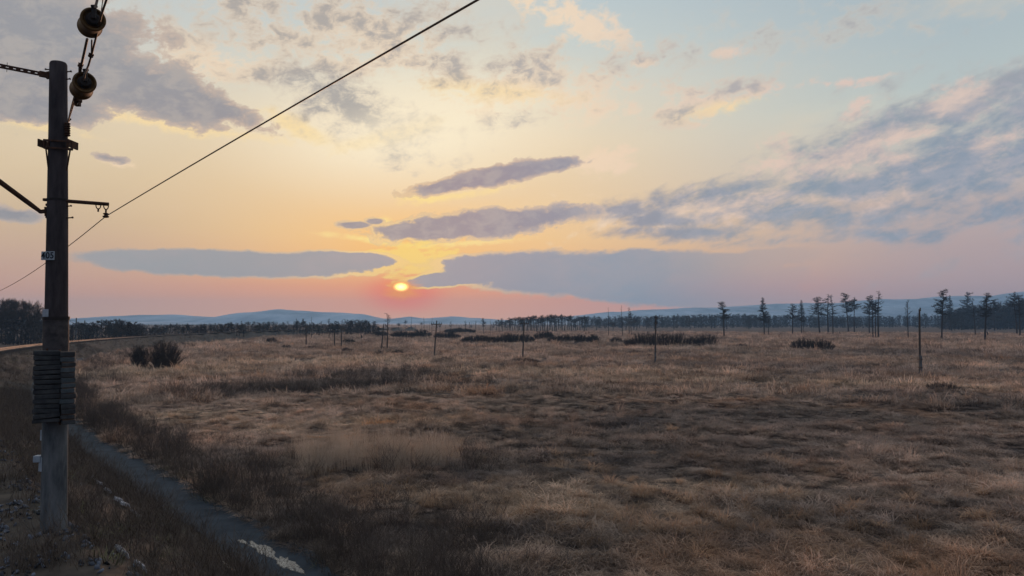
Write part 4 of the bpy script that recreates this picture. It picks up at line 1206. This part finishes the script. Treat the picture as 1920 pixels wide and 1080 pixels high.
for k in np.arange(-8, 240, .6):
    sc = -1.5 + float(curve(np.array([k]))[0]); x, y = ts_xy(k, sc)
    sl_ = .00366 * max(0, k - 38)
    tg = (DV + NV * sl_).normalized(); nn = Vector((tg.y, -tg.x, 0))
    q.box((x, y, hz(x, y) + .045), nn, tg, (0, 0, 1), 1.3, .13, .065)
o = q.obj('sleepers', M_sleep, rt); o['kind'] = 'stuff'

# ------------------------------------------------------------------ the near concrete pole
PD = 14.0
def PP(px, py, dy=0.0):
    return P(px, py, PD + dy)
base_p = PP(101, 985)
zb = hz(base_p.x, base_p.y)
pole = empty('railway_pole', (base_p.x, base_p.y, zb)); tag(pole, 'tall grey concrete railway pole numbered 405 at the left, with arms and counterweights', 'pole')
O0 = Vector((base_p.x, base_p.y, zb))
def rel(v): return v - O0
q = MB(); st = [(1010, 101, 21.9), (985, 101, 21.6), (800, 103.3, 20.6), (600, 105.6, 19.4), (400, 107.8, 17.6), (250, 109, 16), (121, 109.5, 14.9), (117.5, 109.5, 13.2)]
S = PD / F
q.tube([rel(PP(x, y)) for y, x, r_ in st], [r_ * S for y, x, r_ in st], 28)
q.obj('shaft', M_backlit, pole, True)
q = MB(); q.tube([rel(PP(x, y)) for y, x in ((1010, 100.9), (985, 101), (900, 102), (790, 103.4))], [(r_ + .35) * S for r_ in (21.9, 21.6, 21.2, 20.6)], 28); q.obj('shaft_foot', M_conc, pole, True)  # paler foot: the lighter look low on the shaft is put into the colour
XA = Vector((1, 0, 0)); YA = Vector((0, 1, 0)); ZA = Vector((0, 0, 1))
# sleeve and its ring
q = MB(); q.tube([rel(PP(105, 598)), rel(PP(104.8, 640)), rel(PP(104.5, 672))], [21.2 * S, 21.2 * S, 21.2 * S], 24); q.obj('sleeve', M_sleeve, pole, True)
q = MB(); q.tube([rel(PP(105.5, 594)), rel(PP(105.5, 600))], 22.2 * S, 24); q.obj('clamp_ring', M_insd, pole, True)
# number plates
def surf(px, py, r_px, lift=.012):
    """point on the pole's skin at a pixel, and outward normal"""
    cx = float(np.interp(py, [117, 250, 400, 600, 800, 985], [109.5, 109, 107.8, 105.6, 103.3, 101]))
    rp = float(np.interp(py, [117, 250, 400, 600, 800, 985], [14.9, 16, 17.6, 19.4, 20.6, 21.6]))
    a = math.asin(max(-.95, min(.95, (px - cx) / rp)))
    rad = rp * S + lift
    c = PP(cx, py)
    n = Vector((math.sin(a), -math.cos(a), 0))
    return c + n * rad, n
for px, ch in ((95.8, '4'), (105.0, '0'), (113.6, '5')):
    c0, n = surf(104.5, 481.5, 0, .045)
    c = c0 + Vector((-n.y, n.x, 0)) * (px - 104.7) * S
    tx = Vector((-n.y, n.x, 0))
    q = MB(); q.box(rel(c), tx, n, ZA, 4.35 * S, .006, 8 * S, .003)
    pl = q.obj('number_plate', M_plate, pole)
    fc = bpy.data.curves.new('digit', 'FONT'); fc.body = ch; fc.size = .165; fc.align_x = 'CENTER'; fc.align_y = 'CENTER'; fc.extrude = .001; fc.offset = .004
    fo = bpy.data.objects.new('digit_tmp', fc); COL.objects.link(fo)
    bpy.context.view_layer.update()
    dg = bpy.context.evaluated_depsgraph_get()
    dm = bpy.data.meshes.new_from_object(fo.evaluated_get(dg))
    COL.objects.unlink(fo); bpy.data.objects.remove(fo)
    dm.materials.clear(); dm.materials.append(M_ink)
    do = meshobj('digit', dm, pl)
    mt = Matrix((tx, ZA, n)).transposed().to_4x4(); mt.translation = rel(c + n * .0085)
    do.matrix_local = mt
for (px, py, hx, hy, lb) in [(97.5, 587, 8, 7, 'pale blank plate above the sleeve'), (83, 815, 3.2, 9.5, None), (86, 868, 5.4, 13, None)]:
    c, n = surf(px, py, 0)
    if lb is None: n = Vector((-.5, -.87, 0)); 
    tx = Vector((-n.y, n.x, 0))
    q = MB(); q.box(rel(c), tx, n, ZA, hx * S, .008, hy * S, .003)
    o = q.obj('marker_plate', M_plate, pole)
    if lb: o['label'] = lb
q = MB(); q.box(rel(PP(73, 860, -.1)), XA, YA, ZA, 7 * S, .07, 6 * S, .01); q.obj('junction_box', M_plate, pole)
q = MB(); q.tube([rel(PP(80, 869, -.08)), rel(PP(84, 990, -.1))], .018, 6); q.obj('conduit', M_sleeve, pole)
# bracket with end frames
for nm, y0 in (('bracket', 271),):
    for dy in (-.17, .17):
        q = MB()
        for yy_ in (264, 278):
            q.box(rel(PP(109, yy_ + (0 if dy < 0 else 1), dy)), (1, 0, -.06), YA, ZA, 27.5 * S, .015, 1.7 * S)
        for xx_ in (83, 91, 127, 135):
            q.box(rel(PP(xx_, 271, dy)), XA, YA, ZA, 1.3 * S, .018, 6.6 * S)
        q.obj('bracket', M_rust, pole)
    q = MB()
    for xx_ in (82, 136):
        q.box(rel(PP(xx_, 271)), XA, YA, ZA, 1.2 * S, .17, 7 * S)
    q.obj('bracket_end', M_rust, pole)
for pts in ([(86, 278, -.2), (93.5, 338, -.1)], [(131.5, 281, -.2), (125, 320, -.08)]):
    q = MB(); q.tube([rel(PP(*p)) for p in pts], .014, 6); q.obj('guide_rod', M_rust, pole)
# step bolts and clips
for px, py, L in [(127, 135, 7), (126, 149, 6), (129, 387, 5), (129, 409, 8), (89, 131, 4)]:
    q = MB(); sgn = 1 if px > 100 else -1
    q.tube([rel(PP(px - 6 * sgn, py)), rel(PP(px + L * sgn * .75, py - 1))], .012, 6); q.tube([rel(PP(px + L * sgn * .75, py - 1)), rel(PP(px + L * sgn, py - 1.4))], .02, 6)
    q.obj('step_bolt', M_rust, pole)
q = MB()
for k in range(6):
    q.lathe(rel(PP(126.5, 232 + k * 4.3, -.06)), ZA, [(-.022, .03), (-.01, .052), (.01, .052), (.022, .03)], 10)
q.obj('tie_binding', M_rust, pole, True)
q = MB(); q.tube([rel(PP(126.5, 228, -.06)), rel(PP(129, 227, -.06)), rel(PP(133, 222.5, -.06))], .014, 6); q.obj('tie_tail', M_rust, pole)
# upper tie: two flat bars with spacers, towards the track
def along(A, px, py, dirn):
    x, z = ray(px, py)
    u = (x * A.y - A.x) / (dirn.x - x * dirn.y)
    y = A.y + dirn.y * u
    return Vector((x * y, y, CZ + z * y))
A0 = PP(86, 140.5, -.1); A1 = along(A0, 0, 123.5, -NV); A2 = A0 + (A1 - A0) * 2.6
dn = (A2 - A0).normalized(); up = Vector((0, 0, 1)); sd_ = dn.cross(up).normalized(); up = sd_.cross(dn)
L = (A2 - A0).length
q = MB()
for s in (-1, 1):
    q.box(rel((A0 + A2) / 2 + up * .026 * s), dn, sd_, up, L / 2, .016, .014)
k = .1
while k < L:
    q.box(rel(A0 + dn * k), dn, sd_, up, .036, .014, .026)
    k += .115 if k < 1.1 else .06
q.obj('tie_bar', M_rust, pole)
q = MB(); q.box(rel(A0 + dn * .02), dn, sd_, up, .09, .03, .055, .008); q.tube([rel(PP(92, 134, -.1)), rel(PP(90, 147.5, -.1))], .02, 8)
for y_ in (136, 146.5):
    q.tube([rel(PP(88, y_, -.1)), rel(PP(96, y_, -.02))], .022, 8)
q.obj('tie_hinge', M_rust, pole)
# thorn-like bird spikes on the tie
q = MB()
for k in (.62, 1.1):
    q.tube([rel(A0 + dn * k - up * .09), rel(A0 + dn * k + up * .09)], .006, 4)
q.obj('bird_spike', M_rust, pole)
# lower tube of the cantilever
B0 = PP(76, 397, -.1); B1 = along(B0, 0, 341, -NV); B2 = B0 + (B1 - B0) * 2.4
q = MB(); q.tube([rel(B0 + (B1 - B0) * -.02), rel(B0 + (B1 - B0) * .25), rel(B1), rel(B2)], [.035, .045, .048, .048], 10)
q.obj('bracket_tube', M_rust, pole, True)
q = MB(); q.box(rel(PP(80, 396.5, -.1)), (1, 0, .1), YA, ZA, 6 * S, .035, 3.4 * S, .01)
q.tube([rel(PP(85.5, 388, -.1)), rel(PP(86, 405, -.1))], .024, 8)
for y_ in (384, 407):
    q.tube([rel(PP(87, y_, -.1)), rel(PP(93, y_, -.03))], .028, 8)
q.box(rel(PP(86, 374.5, -.08)), XA, YA, ZA, 4.5 * S, .03, 2.6 * S, .005)
q.obj('tube_hinge', M_rust, pole)
q = MB(); q.tube([rel(PP(107.8, 373.5)), rel(PP(107.8, 376.5))], 18.6 * S, 24); q.obj('clamp_ring', M_insd, pole, True)
# feeder arm to the field side
C0 = PP(124, 377); C1 = along(C0, 204, 383, NV)
q = MB(); q.tube([rel(C0), rel(C1)], .036, 10); q.obj('feeder_arm', M_rust, pole, True)
ad = (C1 - C0)
def shackle(f, drop):
    c = C0 + ad * f - Vector((0, 0, .035))
    q = MB(); pts = []
    for k in range(9):
        a = math.pi * k / 8
        pts.append(rel(c + ad.normalized() * .042 * math.cos(a) - Vector((0, 0, .075 * math.sin(a)))))
    q.tube(pts, .010, 6); q.tube([rel(c - Vector((0, 0, .06))), rel(c - Vector((0, 0, drop)))], .016, 6)
    q.obj('shackle', M_rust, pole)
    return c - Vector((0, 0, drop))
shackle(.75, .13)
wc = shackle(.935, .15)
q = MB(); q.lathe(rel(wc - Vector((0, 0, .09))), ZA, [(0, .02), (.01, .055), (.035, .06), (.045, .03), (.06, .03), (.07, .05), (.09, .05), (.1, .02)], 12); q.obj('wire_clamp', M_rust, pole, True)
# overhead feeder wire
wp = wc - Vector((0, 0, .06))
near_pt = along(wp, 895, 0, -DV); far_pt = along(wp, 0, 545, DV)
un = (near_pt - wp).to_2d().length; uf = (far_pt - wp).to_2d().length
zn = (near_pt.z - wp.z) / un; zf = (far_pt.z - wp.z) / uf
pts = []
for k in range(21):
    u = 48 * (1 - k / 20)
    pts.append(wp + DV * u + Vector((0, 0, zf * u * (1 - u / 50) / (1 - uf / 50))))
for k in range(1, 29):
    u = 50 * k / 28
    pts.append(wp - DV * u + Vector((0, 0, zn * u * (1 - u / 50) / (1 - un / 50))))
q = MB(); q.tube(pts, .0088, 8)
o = q.obj('overhead_wire', M_wire, None, True); tag(o, 'single overhead wire sloping from the pole up across the sky', 'wire')
# insulator drums on the anchored cable
AD = [(128, 228, 13.85), (146, 190, 11.6), (155, 160, 10.9), (163, 105, 10.2), (172, 42, 9.6), (183, 0, 9.15)]
def cabd(py):
    return float(np.interp(-py, [-a[1] for a in AD], [a[2] for a in AD]))
def CP(px, py, dd=0.0):
    return P(px, py, cabd(py) + dd)
# one long cable beside the drums: its run is smooth between the pole and the sky
def drum(cx, cy, d, length, rad, label):
    nearp = P(cx + 3.5, cy - 7.5, d - length * .43); farp = P(cx - 3.5, cy + 7.5, d + length * .43)
    ax = (farp - nearp).normalized()
    e = empty('strain_insulator', nearp); tag(e, label, 'insulator', 'brown insulator drums on the anchor cable')
    ll = (farp - nearp).length
    q = MB()
    q.lathe((0, 0, 0), ax, [(.030, .0), (.030, rad * .55), (.045, rad * .70), (.018, rad * .76), (.0, rad * .84), (.0, rad * .93), (.014, rad), (.05, rad), (.07, rad * .95), (.10, rad * .90), (ll - .10, rad * .90), (ll - .07, rad * .95), (ll - .05, rad), (ll - .014, rad), (ll, rad * .93), (ll, rad * .6), (ll + .01, 0.0)], 36)
    q.obj('body', M_ins, e, True)
    q = MB(); q.lathe(ax * -.03, ax, [(0, rad * .1), (0, rad * .40), (.03, rad * .56), (.056, rad * .60)], 28); q.obj('cap', M_insd, e, True)
    q = MB(); q.box(-ax * .04 + Vector((0, 0, rad * .5)), XA, YA, ZA, .028, .02, rad * .55, .008)
    q.tube([-ax * .06 + Vector((-.035, 0, rad * 1.0)), -ax * .06 + Vector((.035, 0, rad * 1.02))], .022, 8)
    q.obj('clevis', M_insd, e)
    return e
d1 = drum(171.5, 43, 9.6, .40, .152, 'upper brown insulator drum on the cable above the pole')
d2 = drum(155.5, 161, 10.9, .40, .160, 'lower brown insulator drum on the cable beside the pole top')
ac = empty('anchor_cable', CP(128, 228)); tag(ac, 'anchor cable rising from the pole past two brown drums', 'cable')
oc = CP(128, 228)
def run(nm, pts, r_, m=M_wire):
    q = MB(); q.tube([CP(*p) - oc for p in pts], r_, 7); q.obj(nm, m, ac, True)
run('cable_strand', [(187.5, -40, -.5), (184.5, -12), (181, 5, -.1), (178, 16, -.25)], .016)
run('cable_strand', [(208, -22, -.4), (199.5, 0, -.2), (190, 28, -.22), (178, 78, -.05), (172, 102), (166, 122), (159, 139, -.28), (157, 150, -.3)], .014)
run('cable_strand', [(194, -10), (190, 20)], .006)
run('cable_strand', [(163.5, 73), (158, 98), (152.5, 122), (150, 136)], .018)
run('cable_strand', [(172, 75), (171.5, 102)], .011)
run('cable_strand', [(139.5, 180), (133, 204), (127.5, 229)], .012)
run('cable_strand', [(143, 180), (135, 206), (127.5, 229)], .010)
run('cable_strand', [(148.5, 122), (148, 136)], .010)
for px, py in ((170.5, 104), (151, 122.5)):
    c = CP(px, py) - oc; s = CP(px + 1, py).x - CP(px, py).x
    q = MB(); q.lathe(c, ZA, [(-.035, .01), (-.025, .03), (.025, .03), (.035, .01)], 8)
    q.box(c, (1, 0, .25), YA, ZA, 4.6 * s, .02, .014, .004); q.box(c + Vector((0, 0, .02)), (1, 0, -.4), YA, ZA, 3.4 * s, .018, .012, .004)
    q.obj('cable_clip', M_rust, ac)
q = MB(); c = CP(146, 190) - oc; s = CP(147, 190).x - CP(146, 190).x
q.box(c + Vector((0, 0, 3 * s)), XA, YA, ZA, 5.4 * s, .05, 4.5 * s, .01); q.box(c + Vector((-3.4 * s, 0, -5 * s)), XA, YA, ZA, 1.1 * s, .03, 4 * s); q.box(c + Vector((3.2 * s, 0, -4.5 * s)), XA, YA, ZA, 1.1 * s, .03, 3.6 * s); q.box(c + Vector((0, 0, -8.2 * s)), XA, YA, ZA, 4.4 * s, .03, .9 * s)
q.obj('end_clevis', M_rust, ac)
# counterweights: two stacks of slabs hung against the pole
def stack(x0, x1, y0, y1, n, dy, hd, label, mats, seed, taper=0):
    r_ = random.Random(seed)
    cx = (x0 + x1) / 2
    b = PP(cx, y1, dy)
    e = empty('counterweight_stack', b); tag(e, label, 'counterweights', 'counterweight stacks on the pole')
    th = math.atan2(960 - cx, F)                    # the slabs face the track
    for k in range(n):
        yc = y1 - (y1 - y0) * (k + .5) / n
        hh = (y1 - y0) / n / 2
        c = PP(cx + taper * (k / n - .5) + r_.gauss(0, .6), yc, dy + r_.gauss(0, .008)) - b
        a = th + r_.gauss(0, .05)
        hx = (x1 - x0) / 2 * S * math.cos(th) * r_.uniform(.92, 1.03)
        q = MB(); q.box(c, (math.cos(a), math.sin(a), r_.gauss(0, .02)), (-math.sin(a), math.cos(a), 0), ZA, hx, hd, (hh - .5 - (r_.random() < .25) * .5) * S, .014)
        q.obj('weight', mats[1] if r_.random() < .25 else mats[0], e)
    q = MB(); q.tube([PP(min(cx, 112), y0 - 4, dy) - b, PP(min(cx, 112), y1 + 2, dy) - b], .018, 6); q.obj('hanger_rod', M_rust, e)
stack(63, 114, 657, 792, 15, -.36, .15, 'wide front stack of dark concrete counterweights on the pole', (M_wt, M_wt), 3, 3)
stack(114, 141, 659, 795, 14, -.26, .15, 'narrow stack of uneven counterweight slabs at the pole right side', (M_wt, M_wt2), 8, 0)

# ------------------------------------------------------------------ haze
q = MB(); q.box((0, 0, 42), XA, YA, ZA, 3000, 2750, 45)
hm = bpy.data.materials.new('haze'); hm.use_nodes = True; ht = hm.node_tree; ht.nodes.clear()
pv = ht.nodes.new('ShaderNodeVolumePrincipled'); pv.inputs['Color'].default_value = (.32, .62, 1, 1); pv.inputs['Density'].default_value = .00025; pv.inputs['Anisotropy'].default_value = .35
ho = ht.nodes.new('ShaderNodeOutputMaterial'); ht.links.new(pv.outputs[0], ho.inputs['Volume'])
o = q.obj('haze', hm); tag(o, kind='stuff')
